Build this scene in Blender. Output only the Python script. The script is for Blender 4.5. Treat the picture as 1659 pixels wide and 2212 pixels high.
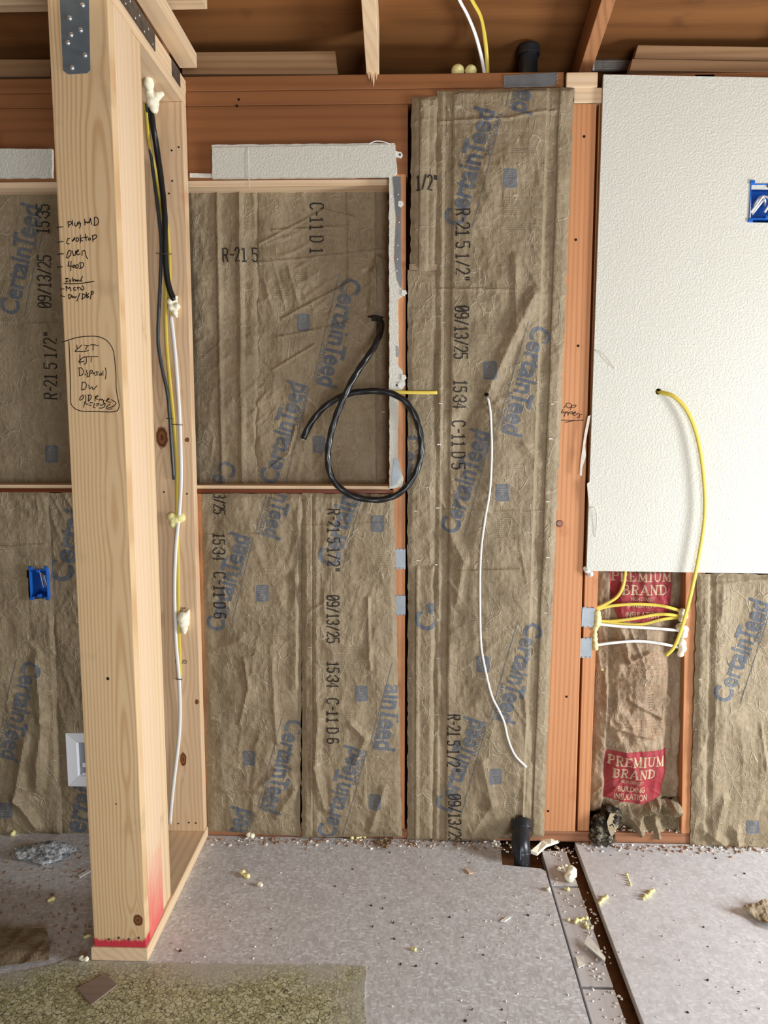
import bpy, bmesh, math, random
import numpy as np
from mathutils import Vector, Matrix

for o in list(bpy.data.objects):
    bpy.data.objects.remove(o)
random.seed(7)
S = bpy.context.scene
COL = S.collection

# ------------------------------------------------------------------ camera
W_, H_, FPX = 1659.0, 2212.0, 1600.0
PITCH, YAW, ROLL = math.radians(6.9), math.radians(-1.7), math.radians(0.06)
CAM = np.array([0.0, -2.388, 1.418])
_f = np.array([math.sin(YAW)*math.cos(PITCH), math.cos(YAW)*math.cos(PITCH), -math.sin(PITCH)])
_r0 = np.array([math.cos(YAW), -math.sin(YAW), 0.0])
_u0 = np.cross(_r0, _f)
_r = _r0*math.cos(ROLL) + _u0*math.sin(ROLL)
_u = -_r0*math.sin(ROLL) + _u0*math.cos(ROLL)
cd = bpy.data.cameras.new('camera')
cam = bpy.data.objects.new('camera', cd); COL.objects.link(cam)
cd.sensor_fit = 'VERTICAL'; cd.sensor_height = 36.0; cd.lens = 36.0*FPX/H_
cd.clip_start = 0.02
cam.matrix_world = Matrix(((_r[0], _u[0], -_f[0], CAM[0]), (_r[1], _u[1], -_f[1], CAM[1]),
                           (_r[2], _u[2], -_f[2], CAM[2]), (0, 0, 0, 1)))
S.camera = cam

def ray(px, py):
    return _f + _r*((px-W_/2)/FPX) - _u*((py-H_/2)/FPX)
def P(px, py, Y=0.0):           # pixel -> point on the vertical plane y = Y
    d = ray(px, py); return CAM + d*((Y-CAM[1])/d[1])
def F(px, py, Z=0.0):           # pixel -> point on the horizontal plane z = Z
    d = ray(px, py); return CAM + d*((Z-CAM[2])/d[2])
def PX(px, py, X):              # pixel -> point on the plane x = X
    d = ray(px, py); return CAM + d*((X-CAM[0])/d[0])

# ------------------------------------------------------------------ world, daylight, exposure
S.view_settings.view_transform = 'Standard'
S.view_settings.look = 'None'
S.view_settings.gamma = 1.0
S.view_settings.use_curve_mapping = False
S.view_settings.exposure = 0.08
wd = bpy.data.worlds.new('world'); S.world = wd; wd.use_nodes = True
bg = wd.node_tree.nodes['Background']
bg.inputs[0].default_value = (0.75, 0.87, 1.0, 1); bg.inputs[1].default_value = 0.6

def area(name, loc, rot, sx, sy, power, col):
    l = bpy.data.lights.new(name, 'AREA'); l.shape = 'RECTANGLE'; l.size = sx; l.size_y = sy
    l.energy = power; l.color = col
    o = bpy.data.objects.new(name, l); COL.objects.link(o); o.location = loc; o.rotation_euler = rot
    return o
# daylight through the tall side window (right wall) and the wide patio door behind the camera
area('window_daylight', (2.93, -1.05, 0.85), (0, math.radians(90), 0), 1.15, 0.62, 118, (0.92, 0.965, 1.0))
area('door_daylight', (1.15, -4.42, 0.85), (math.radians(90), 0, 0), 1.5, 1.5, 88, (0.93, 0.97, 1.0))

# ------------------------------------------------------------------ object helpers
def link(name, verts, faces, mat, parent=None, smooth=False):
    me = bpy.data.meshes.new(name)
    me.from_pydata([tuple(map(float, v)) for v in verts], [], [tuple(map(int, f)) for f in faces])
    me.update()
    if smooth:
        me.polygons.foreach_set('use_smooth', [True]*len(me.polygons))
    return link_me(name, me, mat, parent)
def link_me(name, me, mat, parent=None):
    o = bpy.data.objects.new(name, me); COL.objects.link(o)
    if mat is not None:
        me.materials.clear(); me.materials.append(mat)
    if parent is not None: adopt(o, parent)
    return o
ORG = {}
def adopt(o, parent):
    o.parent = parent
    t = Vector((0, 0, 0)); p = parent
    if p.name in ORG: t = ORG[p.name]
    o.matrix_parent_inverse = Matrix.Translation(-t)
    ORG.setdefault(o.name, Vector((0, 0, 0)) if o.type == 'MESH' else t)
def empty(name, loc, label=None, cat=None, group=None, kind=None):
    o = bpy.data.objects.new(name, None); COL.objects.link(o); o.location = [float(v) for v in loc]
    o.empty_display_size = 0.05
    ORG[o.name] = Vector([float(v) for v in loc])
    return tag(o, label, cat, group, kind)
def tag(o, label=None, cat=None, group=None, kind=None):
    if label: o['label'] = label
    if cat: o['category'] = cat
    if group: o['group'] = group
    if kind: o['kind'] = kind
    return o
def bevel_me(name, verts, faces, mat, parent, bev, seg=2):
    bm = bmesh.new()
    vs = [bm.verts.new(tuple(map(float, v))) for v in verts]
    for f in faces:
        bm.faces.new([vs[i] for i in f])
    bmesh.ops.recalc_face_normals(bm, faces=bm.faces)
    if bev > 0:
        bmesh.ops.bevel(bm, geom=list(bm.edges), offset=bev, segments=seg, affect='EDGES', profile=0.6, clamp_overlap=True)
    me = bpy.data.meshes.new(name); bm.to_mesh(me); bm.free()
    return link_me(name, me, mat, parent)
def box(name, lo, hi, mat, parent=None, bev=0.002):
    x0, y0, z0 = lo; x1, y1, z1 = hi
    v = [(x0,y0,z0),(x1,y0,z0),(x1,y1,z0),(x0,y1,z0),(x0,y0,z1),(x1,y0,z1),(x1,y1,z1),(x0,y1,z1)]
    f = [(0,3,2,1),(4,5,6,7),(0,1,5,4),(1,2,6,5),(2,3,7,6),(3,0,4,7)]
    return bevel_me(name, v, f, mat, parent, bev)
def slab(name, poly, Y0, Y1, mat, parent=None, bev=0.0015):     # pixel outline on plane Y0, pushed back to Y1
    fr = [P(x, y, Y0) for x, y in poly]; n = len(fr)
    v = [tuple(p) for p in fr] + [(p[0], Y1, p[2]) for p in fr]
    f = [tuple(range(n)), tuple(range(2*n-1, n-1, -1))] + [(i, i+n, (i+1) % n + n, (i+1) % n) for i in range(n)]
    return bevel_me(name, v, f, mat, parent, bev)
def fslab(name, poly, Z0, Z1, mat, parent=None, bev=0.001):     # pixel outline on the floor plane Z0, pushed to Z1
    fr = [F(x, y, Z0) for x, y in poly]; n = len(fr)
    v = [tuple(p) for p in fr] + [(p[0], p[1], Z1) for p in fr]
    f = [tuple(range(n)), tuple(range(2*n-1, n-1, -1))] + [(i, i+n, (i+1) % n + n, (i+1) % n) for i in range(n)]
    return bevel_me(name, v, f, mat, parent, bev)

def catmull(pts, n=8):
    pts = [np.array(p, float) for p in pts]
    pts = [2*pts[0]-pts[1]] + pts + [2*pts[-1]-pts[-2]]
    out = []
    for i in range(1, len(pts)-2):
        a, b, c, d = pts[i-1:i+3]
        for k in range(n):
            t = k/n
            out.append(0.5*((2*b)+(c-a)*t+(2*a-5*b+4*c-d)*t*t+(3*b-a-3*c+d)*t**3))
    out.append(pts[-2]); return out
def tube(name, pts, rx, ry, mat, parent=None, seg=10, n=6, twist=0.0, lobes=0, lob=0.0, hint=(0, 1, 0)):
    c = catmull(pts, n); m = len(c)
    V = []; Fc = []; acc = 0.0
    hint = np.array(hint, float)
    for i in range(m):
        t = c[min(i+1, m-1)] - c[max(i-1, 0)]; t /= (np.linalg.norm(t)+1e-9)
        nn = hint - t*(hint@t)
        if np.linalg.norm(nn) < 1e-3: nn = np.array([1., 0, 0]) - t*t[0]
        nn /= np.linalg.norm(nn); bb = np.cross(t, nn)
        if i: acc += np.linalg.norm(c[i]-c[i-1])*twist
        for k in range(seg):
            a = 2*math.pi*k/seg
            q = 1 + lob*math.cos(lobes*(a+acc)) if lobes else 1.0
            V.append(c[i] + bb*(math.cos(a)*rx*q) + nn*(math.sin(a)*ry*q))
    for i in range(m-1):
        for k in range(seg):
            Fc.append((i*seg+k, i*seg+(k+1) % seg, (i+1)*seg+(k+1) % seg, (i+1)*seg+k))
    Fc.append(tuple(range(seg-1, -1, -1))); Fc.append(tuple((m-1)*seg+k for k in range(seg)))
    return link(name, V, Fc, mat, parent, smooth=True)
def ctube(name, pl, rx, ry, mat, parent=None, **kw):            # list of (px, py, Y)
    return tube(name, [P(*p) for p in pl], rx, ry, mat, parent, **kw)

# ------------------------------------------------------------------ materials
def lin(c):
    if isinstance(c, str):
        c = [int(c[i:i+2], 16)/255 for i in (0, 2, 4)]
    return tuple(((v/12.92) if v <= 0.04045 else ((v+0.055)/1.055)**2.4) for v in c) + (1.0,)
class NT:
    def __init__(s, name, rough=0.6, spec=0.3):
        s.m = bpy.data.materials.new(name); s.m.use_nodes = True; s.t = s.m.node_tree
        s.b = s.t.nodes['Principled BSDF']; s.b.inputs['Roughness'].default_value = rough
        s.b.inputs['Specular IOR Level'].default_value = spec
        s.tc = s.n('ShaderNodeTexCoord')
    def n(s, ty, **kw):
        nd = s.t.nodes.new(ty)
        for k, v in kw.items(): setattr(nd, k, v)
        return nd
    def set(s, sock, v):
        if hasattr(v, 'links') or hasattr(v, 'is_output'): s.t.links.new(v, sock)
        else: sock.default_value = v
    def math(s, op, a, b=0.0, c=None, clamp=False):
        nd = s.n('ShaderNodeMath', operation=op); nd.use_clamp = clamp
        s.set(nd.inputs[0], a); s.set(nd.inputs[1], b)
        if c is not None: s.set(nd.inputs[2], c)
        return nd.outputs[0]
    def vec(s, sc=(1, 1, 1), rnd=0.0, loc=(0, 0, 0)):
        v = s.tc.outputs['Object']
        if rnd:
            oi = s.n('ShaderNodeObjectInfo')
            add = s.n('ShaderNodeVectorMath', operation='ADD'); s.t.links.new(v, add.inputs[0])
            mm = s.math('MULTIPLY', oi.outputs['Random'], rnd); cb = s.n('ShaderNodeCombineXYZ')
            for i in range(3): s.t.links.new(mm, cb.inputs[i])
            s.t.links.new(cb.outputs[0], add.inputs[1]); v = add.outputs[0]
        mp = s.n('ShaderNodeMapping'); s.t.links.new(v, mp.inputs[0])
        mp.inputs['Scale'].default_value = sc; mp.inputs['Location'].default_value = loc
        return mp.outputs[0]
    def noise(s, v, scale, det=3, rough=0.55, dist=0.0):
        nd = s.n('ShaderNodeTexNoise'); s.t.links.new(v, nd.inputs['Vector'])
        nd.inputs['Scale'].default_value = scale; nd.inputs['Detail'].default_value = det
        nd.inputs['Roughness'].default_value = rough; nd.inputs['Distortion'].default_value = dist
        return nd.outputs['Fac']
    def vor(s, v, scale, feature='F1', out='Distance', rnd=1.0):
        nd = s.n('ShaderNodeTexVoronoi', feature=feature); s.t.links.new(v, nd.inputs['Vector'])
        nd.inputs['Scale'].default_value = scale; nd.inputs['Randomness'].default_value = rnd
        return nd.outputs[out]
    def ramp(s, fac, stops):
        nd = s.n('ShaderNodeValToRGB'); s.set(nd.inputs[0], fac); e = nd.color_ramp.elements
        while len(e) < len(stops): e.new(0.5)
        for k, (p, c) in zip(e, stops):
            k.position = p; k.color = c if not isinstance(c, (int, float)) else (c, c, c, 1)
        return nd.outputs[0]
    def mix(s, fac, a, b, mode='MIX'):
        nd = s.n('ShaderNodeMix', data_type='RGBA', blend_type=mode)
        s.set(nd.inputs[0], fac); s.set(nd.inputs[6], a); s.set(nd.inputs[7], b); return nd.outputs[2]
    def bump(s, h, strength=0.3, dist=0.002):
        nd = s.n('ShaderNodeBump'); s.set(nd.inputs['Height'], h)
        nd.inputs['Strength'].default_value = strength; nd.inputs['Distance'].default_value = dist
        s.t.links.new(nd.outputs[0], s.b.inputs['Normal'])
    def col(s, c): s.set(s.b.inputs['Base Color'], c); return s
    def xyz(s):
        nd = s.n('ShaderNodeSeparateXYZ'); s.t.links.new(s.tc.outputs['Object'], nd.inputs[0]); return nd.outputs

def plain(name, c, rough=0.5, spec=0.4, metal=0.0, nz=0.0, nscale=60, bump=0.0):
    k = NT(name, rough, spec); k.b.inputs['Metallic'].default_value = metal
    c = lin(c)
    if nz:
        f = k.noise(k.vec(), nscale, 4)
        k.col(k.mix(k.ramp(f, [(0.3, 0.0), (0.7, 1.0)]), tuple(v*(1-nz) for v in c[:3])+(1,), tuple(min(1, v*(1+nz)) for v in c[:3])+(1,)))
        if bump: k.bump(f, bump, 0.003)
    else: k.col(c)
    return k.m

def wood(name, c1, c2, axis='Z', freq=70.0, contrast=0.8, fine=0.35, rough=0.6, spec=0.25, knots=(), stain=None, blotch=0.25, paint=None, bump=0.15, pith=None):
    """c1 early wood, c2 dark late-wood lines, grain along axis; knots = (x, z, rx, rz) on a face in xz"""
    k = NT(name, rough, spec)
    st = {'X': (0.05, 1, 1), 'Y': (1, 0.05, 1), 'Z': (1, 1, 0.05)}[axis]
    v = k.vec(st, rnd=7.3)
    x = k.xyz()
    across = {'X': 2, 'Y': 2, 'Z': 0}[axis]
    u = k.math('ADD', x[across], k.math('MULTIPLY', x[1 if axis != 'Y' else 0], 0.7))
    if pith:                                    # plain-sawn face: growth rings around a tilted pith line give cathedral grain
        nzp = k.noise(k.vec((.2, .2, 1)), 2.2, 2)
        dd = k.math('ADD', k.math('ADD', pith[1], k.math('MULTIPLY', x[2], pith[2])), k.math('MULTIPLY', k.math('SUBTRACT', nzp, .5), pith[3]))
        ux = k.math('SUBTRACT', x[0], pith[0]); u = k.math('SQRT', k.math('ADD', k.math('MULTIPLY', ux, ux), k.math('MULTIPLY', dd, dd)))
    kn_mask = None
    for (kx, kz, rx, rz) in knots:
        dx = k.math('DIVIDE', k.math('SUBTRACT', x[0], kx), rx); dz = k.math('DIVIDE', k.math('SUBTRACT', x[2], kz), rz)
        r = k.math('SQRT', k.math('ADD', k.math('MULTIPLY', dx, dx), k.math('MULTIPLY', dz, dz)))
        fall = k.math('EXPONENT', k.math('MULTIPLY', k.math('ADD', k.math('MULTIPLY', k.math('MULTIPLY', dz, dz), 0.16), k.math('MULTIPLY', k.math('ABSOLUTE', dx), 0.45)), -1.0))
        u = k.math('SUBTRACT', u, k.math('MULTIPLY', k.math('MULTIPLY', k.math('SIGN', dx), fall), rx*1.1))
        nz = k.math('ADD', r, k.math('MULTIPLY', k.noise(k.vec(), 90, 2), 0.5))
        mk = k.ramp(nz, [(0.95/2, 1.0), (1.2/2, 0.0)]) if False else k.math('SUBTRACT', 1.0, k.math('SMOOTH_MIN', k.math('MAXIMUM', k.math('MULTIPLY', k.math('SUBTRACT', nz, 1.1), 5.0), 0.0), 1.0, 0.1), clamp=True)
        ring = k.math('MULTIPLY', mk, k.math('ADD', 0.55, k.math('MULTIPLY', k.math('SINE', k.math('MULTIPLY', r, 11.0)), 0.3)))
        kn_mask = (mk, ring) if kn_mask is None else (k.math('MAXIMUM', kn_mask[0], mk), k.math('MAXIMUM', kn_mask[1], ring))
    warp = k.noise(v, 3.0, 3); warp2 = k.noise(v, 14.0, 2)
    oi = k.n('ShaderNodeObjectInfo')
    ph = k.math('ADD', k.math('MULTIPLY', u, freq*6.283), k.math('ADD', k.math('MULTIPLY', warp, 5.0 if pith else 38.0), k.math('MULTIPLY', oi.outputs['Random'], 40)))
    ph = k.math('ADD', ph, k.math('MULTIPLY', warp2, 2.0 if pith else 4.0))
    lines = k.math('ADD', k.math('MULTIPLY', k.math('SINE', ph), 0.5), 0.5)
    lines = k.math('MULTIPLY', k.math('POWER', lines, 2.2), k.math('ADD', .35, k.math('MULTIPLY', k.noise(k.vec({'X': (.15, 1, 1), 'Y': (1, .15, 1), 'Z': (1, 1, .15)}[axis], rnd=5.5), 16, 3), 1.2)))
    fin = k.noise(k.vec({'X': (0.02, 1, 1), 'Y': (1, 0.02, 1), 'Z': (1, 1, 0.02)}[axis], rnd=3.1), 260, 3, 0.7)
    big = k.noise(v, 5.0, 4)
    fac = k.math('MULTIPLY', lines, contrast)
    fac = k.math('ADD', fac, k.math('MULTIPLY', k.math('SUBTRACT', fin, 0.5), fine*2.0), clamp=True)
    c = k.mix(fac, lin(c1), lin(c2))
    dk = lin(c2)
    c = k.mix(k.math('MULTIPLY', k.ramp(big, [(0.45, 0.0), (0.75, 1.0)]), blotch), c, tuple(q*0.75 for q in dk[:3])+(1,))
    sm = k.ramp(k.noise(k.vec((1, 1, 1), rnd=11.0), 6.0, 4), [(0.62, 0.0), (0.72, 1.0)])
    if stain: c = k.mix(k.math('MULTIPLY', sm, 0.5), c, lin(stain))
    if kn_mask:
        c = k.mix(kn_mask[0], c, lin('9a6238')); c = k.mix(kn_mask[1], c, lin('4a2a16'))
    if paint:                                   # sprayed layout paint: (colour, z below which it is full, feather, noise)
        pc, z0, fe, streak = paint
        pn = k.noise(k.vec((1, 1, 0.08)), 160, 2); pn2 = k.noise(k.vec(), 14, 3)
        edge = k.math('ADD', z0, k.math('ADD', k.math('MULTIPLY', k.math('SUBTRACT', pn, 0.5), streak), k.math('MULTIPLY', k.math('SUBTRACT', pn2, 0.5), streak*1.5)))
        pf = k.math('DIVIDE', k.math('SUBTRACT', edge, x[2]), fe, clamp=True)
        c = k.mix(k.math('MULTIPLY', pf, 0.94), c, lin(pc))
    k.col(c); k.bump(k.math('ADD', fin, k.math('MULTIPLY', lines, 0.4)), bump, 0.001)
    return k.m

# fresh fir of the new partition; old orange fir of the house wall
M = {}
M['new_z'] = wood('fresh_fir_upright', 'e2c6a0', 'c89a6c', 'Z', 55, 0.42, 0.22, blotch=0.22, stain='a08a6c')
M['new_y'] = wood('fresh_fir_plate', 'e3c8a4', 'cca076', 'Y', 45, 0.4, 0.22, blotch=0.2)
M['new_x'] = wood('fresh_fir_crosspiece', 'dfc4a2', 'c49c74', 'X', 45, 0.45, 0.25, blotch=0.2)
M['old_z'] = wood('old_fir_upright', 'cb9064', 'a7663b', 'Z', 60, 0.45, 0.25, blotch=0.35, stain='9a5a34')
M['old_x'] = wood('old_fir_beam', '8d5b37', '673d22', 'X', 22, 0.3, 0.22, blotch=0.5, stain='7a4322')
M['old_dark'] = wood('weathered_fir', '9a6a4c', '6b4530', 'X', 40, 0.55, 0.35, blotch=0.6)
M['old_y'] = wood('old_rafter_fir', 'a8754f', '7c5033', 'Y', 50, 0.5, 0.3, blotch=0.5)
M['block'] = wood('blocking_fir', 'a98562', '80603e', 'X', 40, 0.5, 0.3, blotch=0.5, stain='8f7a63')
M['sill'] = wood('dark_stained_sill', '7a3c1c', '4a1f0e', 'X', 40, 0.5, 0.3, rough=0.35, spec=0.5, blotch=0.6)
M['sheath'] = wood('roof_plywood', '875931', '5e3a1d', 'X', 14, 0.55, 0.4, blotch=0.6, stain='4a2a14')

def kraft(name, base, dark):
    k = NT(name, 0.62, 0.25)
    a = k.noise(k.vec(), 9, 4, 0.6); b = k.noise(k.vec((1, 1, 0.25)), 220, 3, 0.7); c3 = k.noise(k.vec(), 45, 4, 0.65, 0.6)
    f = k.math('ADD', k.math('MULTIPLY', a, 0.45), k.math('ADD', k.math('MULTIPLY', b, 0.3), k.math('MULTIPLY', c3, 0.35)))
    col_ = k.ramp(f, [(0.38, lin(dark)), (0.66, lin(base))])
    # crease network: fine ridges in the sheet, the colour mixed paler along them
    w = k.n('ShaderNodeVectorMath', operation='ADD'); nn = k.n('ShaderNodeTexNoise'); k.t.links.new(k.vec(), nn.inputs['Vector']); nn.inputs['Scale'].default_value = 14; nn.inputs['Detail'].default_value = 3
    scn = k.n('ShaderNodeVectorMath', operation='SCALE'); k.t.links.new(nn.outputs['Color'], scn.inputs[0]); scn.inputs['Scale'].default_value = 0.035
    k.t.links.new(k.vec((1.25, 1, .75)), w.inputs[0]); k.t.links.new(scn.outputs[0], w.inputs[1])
    h = 0.0; crease_pale = 0.0
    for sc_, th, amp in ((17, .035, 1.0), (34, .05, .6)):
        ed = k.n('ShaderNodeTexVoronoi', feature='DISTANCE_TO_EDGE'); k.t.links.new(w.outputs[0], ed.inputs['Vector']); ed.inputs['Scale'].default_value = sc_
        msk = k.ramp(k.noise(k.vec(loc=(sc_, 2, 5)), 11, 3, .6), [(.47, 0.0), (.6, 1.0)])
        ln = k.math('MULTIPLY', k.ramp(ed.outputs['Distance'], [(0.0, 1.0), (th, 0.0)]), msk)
        h = k.math('ADD', h, k.math('MULTIPLY', ln, amp)); crease_pale = k.math('MAXIMUM', crease_pale, k.math('MULTIPLY', ln, amp*.4))
    k.col(k.mix(crease_pale, col_, lin('c2b69e')))
    k.bump(k.math('ADD', k.math('MULTIPLY', h, .8), k.math('ADD', k.math('MULTIPLY', c3, 1.0), k.math('MULTIPLY', b, 0.25))), 0.6, 0.004)
    return k.m
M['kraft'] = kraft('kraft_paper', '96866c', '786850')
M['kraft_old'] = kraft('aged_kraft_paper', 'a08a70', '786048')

def drywall():
    k = NT('textured_white_drywall', 0.75, 0.2)
    n1 = k.noise(k.vec(), 165, 4, 0.6); n2 = k.noise(k.vec(), 48, 2); v = k.vor(k.vec(), 75, 'SMOOTH_F1')
    h = k.math('ADD', k.ramp(n1, [(0.42, 0.0), (0.6, 1.0)]), k.math('MULTIPLY', k.ramp(v, [(0.0, 1.0), (0.32, 0.0)]), k.ramp(n2, [(0.5, 0.0), (0.62, 0.9)])))
    d = k.noise(k.vec(), 2.5, 4)
    k.col(k.mix(d, lin('cdcabd'), lin('d4d2c6'))); k.bump(h, 0.42, 0.0018)
    return k.m
M['drywall'] = drywall()
M['gypsum'] = plain('gypsum_edge', 'd9d6cd', 0.9, 0.1, nz=0.12, nscale=90, bump=0.4)
def floorboard(name, base, dark, light, brown):
    k = NT(name, 0.5, 0.4)
    fl = k.vor(k.vec((1, 0.55, 1)), 150, 'F1', 'Color'); sx = k.n('ShaderNodeSeparateColor'); k.t.links.new(fl, sx.inputs[0])
    f2 = k.vor(k.vec((0.45, 1, 1), loc=(3, 1, 0)), 210, 'F1', 'Color'); s2 = k.n('ShaderNodeSeparateColor'); k.t.links.new(f2, s2.inputs[0])
    big = k.noise(k.vec(), 2.2, 5, 0.6); med = k.noise(k.vec(), 22, 4)
    c = k.mix(k.ramp(sx.outputs[0], [(0.1, 0.0), (0.9, 1.0)]), lin(dark), lin(base))
    c = k.mix(k.ramp(s2.outputs[1], [(0.82, 0.0), (0.95, 0.8)]), c, lin(light))
    c = k.mix(k.math('MULTIPLY', k.ramp(big, [(0.5, 0.0), (0.72, 1.0)]), 0.35), c, lin(brown))
    c = k.mix(k.math('MULTIPLY', k.ramp(med, [(0.35, 1.0), (0.5, 0.0)]), 0.12), c, lin('6c5d52'))
    k.col(c); h = k.math('ADD', sx.outputs[0], k.math('MULTIPLY', s2.outputs[1], 0.8)); k.bump(h, 0.28, 0.0012)
    k.set(k.b.inputs['Roughness'], k.ramp(med, [(0.3, 0.42), (0.7, 0.62)]))
    return k.m
M['pboard'] = floorboard('dusty_particleboard', 'cfcecf', 'bab7b7', 'e6e6e7', 'b9afa7')
M['pboard2'] = floorboard('smooth_particleboard', 'd8d8da', 'cbc9ca', 'e6e5e6', 'c6beb9')
M['plank'] = wood('dusty_grey_plank', 'c4bfbd', 'aaa39e', 'Y', 40, 0.35, 0.3, blotch=0.3)
M['subfloor'] = plain('brown_subfloor', '6e4a2e', 0.8, 0.2, nz=0.3, nscale=30)
def vinyl():
    k = NT('pebble_vinyl', 0.4, 0.4)
    w = k.n('ShaderNodeVectorMath', operation='ADD'); nn = k.n('ShaderNodeTexNoise'); k.t.links.new(k.vec(), nn.inputs['Vector']); nn.inputs['Scale'].default_value = 60
    scn = k.n('ShaderNodeVectorMath', operation='SCALE'); k.t.links.new(nn.outputs['Color'], scn.inputs[0]); scn.inputs['Scale'].default_value = 0.016
    k.t.links.new(k.vec(), w.inputs[0]); k.t.links.new(scn.outputs[0], w.inputs[1])
    ed = k.n('ShaderNodeTexVoronoi', feature='DISTANCE_TO_EDGE'); k.t.links.new(w.outputs[0], ed.inputs['Vector']); ed.inputs['Scale'].default_value = 92
    ce = k.n('ShaderNodeTexVoronoi', feature='F1'); k.t.links.new(w.outputs[0], ce.inputs['Vector']); ce.inputs['Scale'].default_value = 92
    sp = k.n('ShaderNodeSeparateColor'); k.t.links.new(ce.outputs['Color'], sp.inputs[0])
    c = k.ramp(sp.outputs[0], [(0.0, lin('9a976c')), (0.5, lin('bfba90')), (1.0, lin('d2ceac'))])
    c = k.mix(k.ramp(ed.outputs['Distance'], [(0.02, 1.0), (0.09, 0.0)]), c, lin('57543f'))
    x = k.xyz()
    nb = k.noise(k.vec(), 5, 5, 0.65)
    # dust lies thickest along the torn edges of the sheet
    d1 = k.math('MULTIPLY', k.math('ADD', x[1], 0.70), 7.0); d2 = k.math('MULTIPLY', k.math('ADD', x[0], 0.20), 6.0)
    dust = k.math('ADD', k.math('MAXIMUM', d1, d2), k.math('MULTIPLY', k.math('SUBTRACT', nb, 0.5), 2.4))
    c = k.mix(k.ramp(dust, [(0.0, 0.03), (0.9, 0.9)]), c, lin('b4b1a8'))
    k.col(c); k.bump(ed.outputs['Distance'], 0.2, 0.001)
    return k.m
M['vinyl'] = vinyl()
M['bare_wall'] = plain('bare_kraft_wall', '75664f', .8, .2, nz=.15, nscale=6)
M['steel'] = plain('galvanised_steel', '8d9296', 0.42, 0.5, 0.75, nz=0.12, nscale=25)
M['strap_steel'] = plain('dull_grey_strap', '6d767c', 0.5, 0.4, 0.35, nz=0.08, nscale=40)
M['dark_steel'] = plain('tarnished_strap', '5a5148', 0.5, 0.4, 0.35, nz=0.4, nscale=70)
M['nail'] = plain('bright_nail', 'd7dadb', 0.25, 0.6, 0.8)
M['staple'] = plain('staple_wire', 'd8d4cc', 0.3, 0.6, 0.6)
M['black_cable'] = plain('black_cable_jacket', '161718', 0.32, 0.5)
M['grey_cable'] = plain('dark_grey_cable_jacket', '3a3f3f', 0.35, 0.5)
M['yellow_cable'] = plain('yellow_cable_jacket', 'd2ba4a', 0.42, 0.4)
M['white_cable'] = plain('white_cable_jacket', 'e6e4e0', 0.42, 0.4)
M['bare'] = plain('cable_cut_end', '9a968f', 0.4, 0.5)
M['foam'] = plain('cream_spray_foam', 'f3ecd2', 0.6, 0.3, nz=0.05, nscale=40, bump=0.3)
M['foam_y'] = plain('yellow_spray_foam', 'e9df9c', 0.55, 0.3, nz=0.06, nscale=40, bump=0.3)
M['blue'] = plain('blue_box_plastic', '1b5fbb', 0.35, 0.5)
M['white_plastic'] = plain('white_plastic', 'e2e4ea', 0.35, 0.5)
M['abs'] = plain('black_abs_pipe', '1e2126', 0.35, 0.5)
M['paperback'] = plain('torn_drywall_paper', 'cfc8bb', 0.8, 0.15, nz=0.1)
M['ink_blue'] = None
def ink(name, c, c2, lo, hi):
    k = NT(name, 0.65, 0.2); a = k.noise(k.vec(), 120, 4, 0.7); b = k.noise(k.vec(), 14, 3)
    k.col(k.mix(k.ramp(k.math('ADD', k.math('MULTIPLY', a, 0.6), k.math('MULTIPLY', b, 0.4)), [(lo, 0.0), (hi, 1.0)]), lin(c), lin(c2))); return k.m
M['ink_blue'] = ink('faded_blue_print', '575d67', '79756e', 0.44, 0.74)
M['ink_code'] = ink('black_inkjet', '2a2522', '40382f', 0.4, 0.7)
M['ink_fine'] = ink('faint_grey_print', '766954', '8b7b62', 0.4, 0.6)
M['ink_icon'] = ink('grey_blue_stamp', '5e6268', '6b6c70', 0.4, 0.7)
M['ink_icon_light'] = ink('kraft_showing_through', '9a8a70', '8d7e66', 0.4, 0.7)
M['marker'] = plain('black_marker', '1c1310', 0.6, 0.2)
M['red_print'] = ink('red_label_print', '98323a', '8a4743', 0.4, 0.7)
M['label_letters'] = ink('label_letters', 'bfa888', 'a88a6c', 0.4, 0.7)
M['orange_print'] = ink('faded_orange_print', 'a2623c', '9a7450', 0.4, 0.65)

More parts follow.
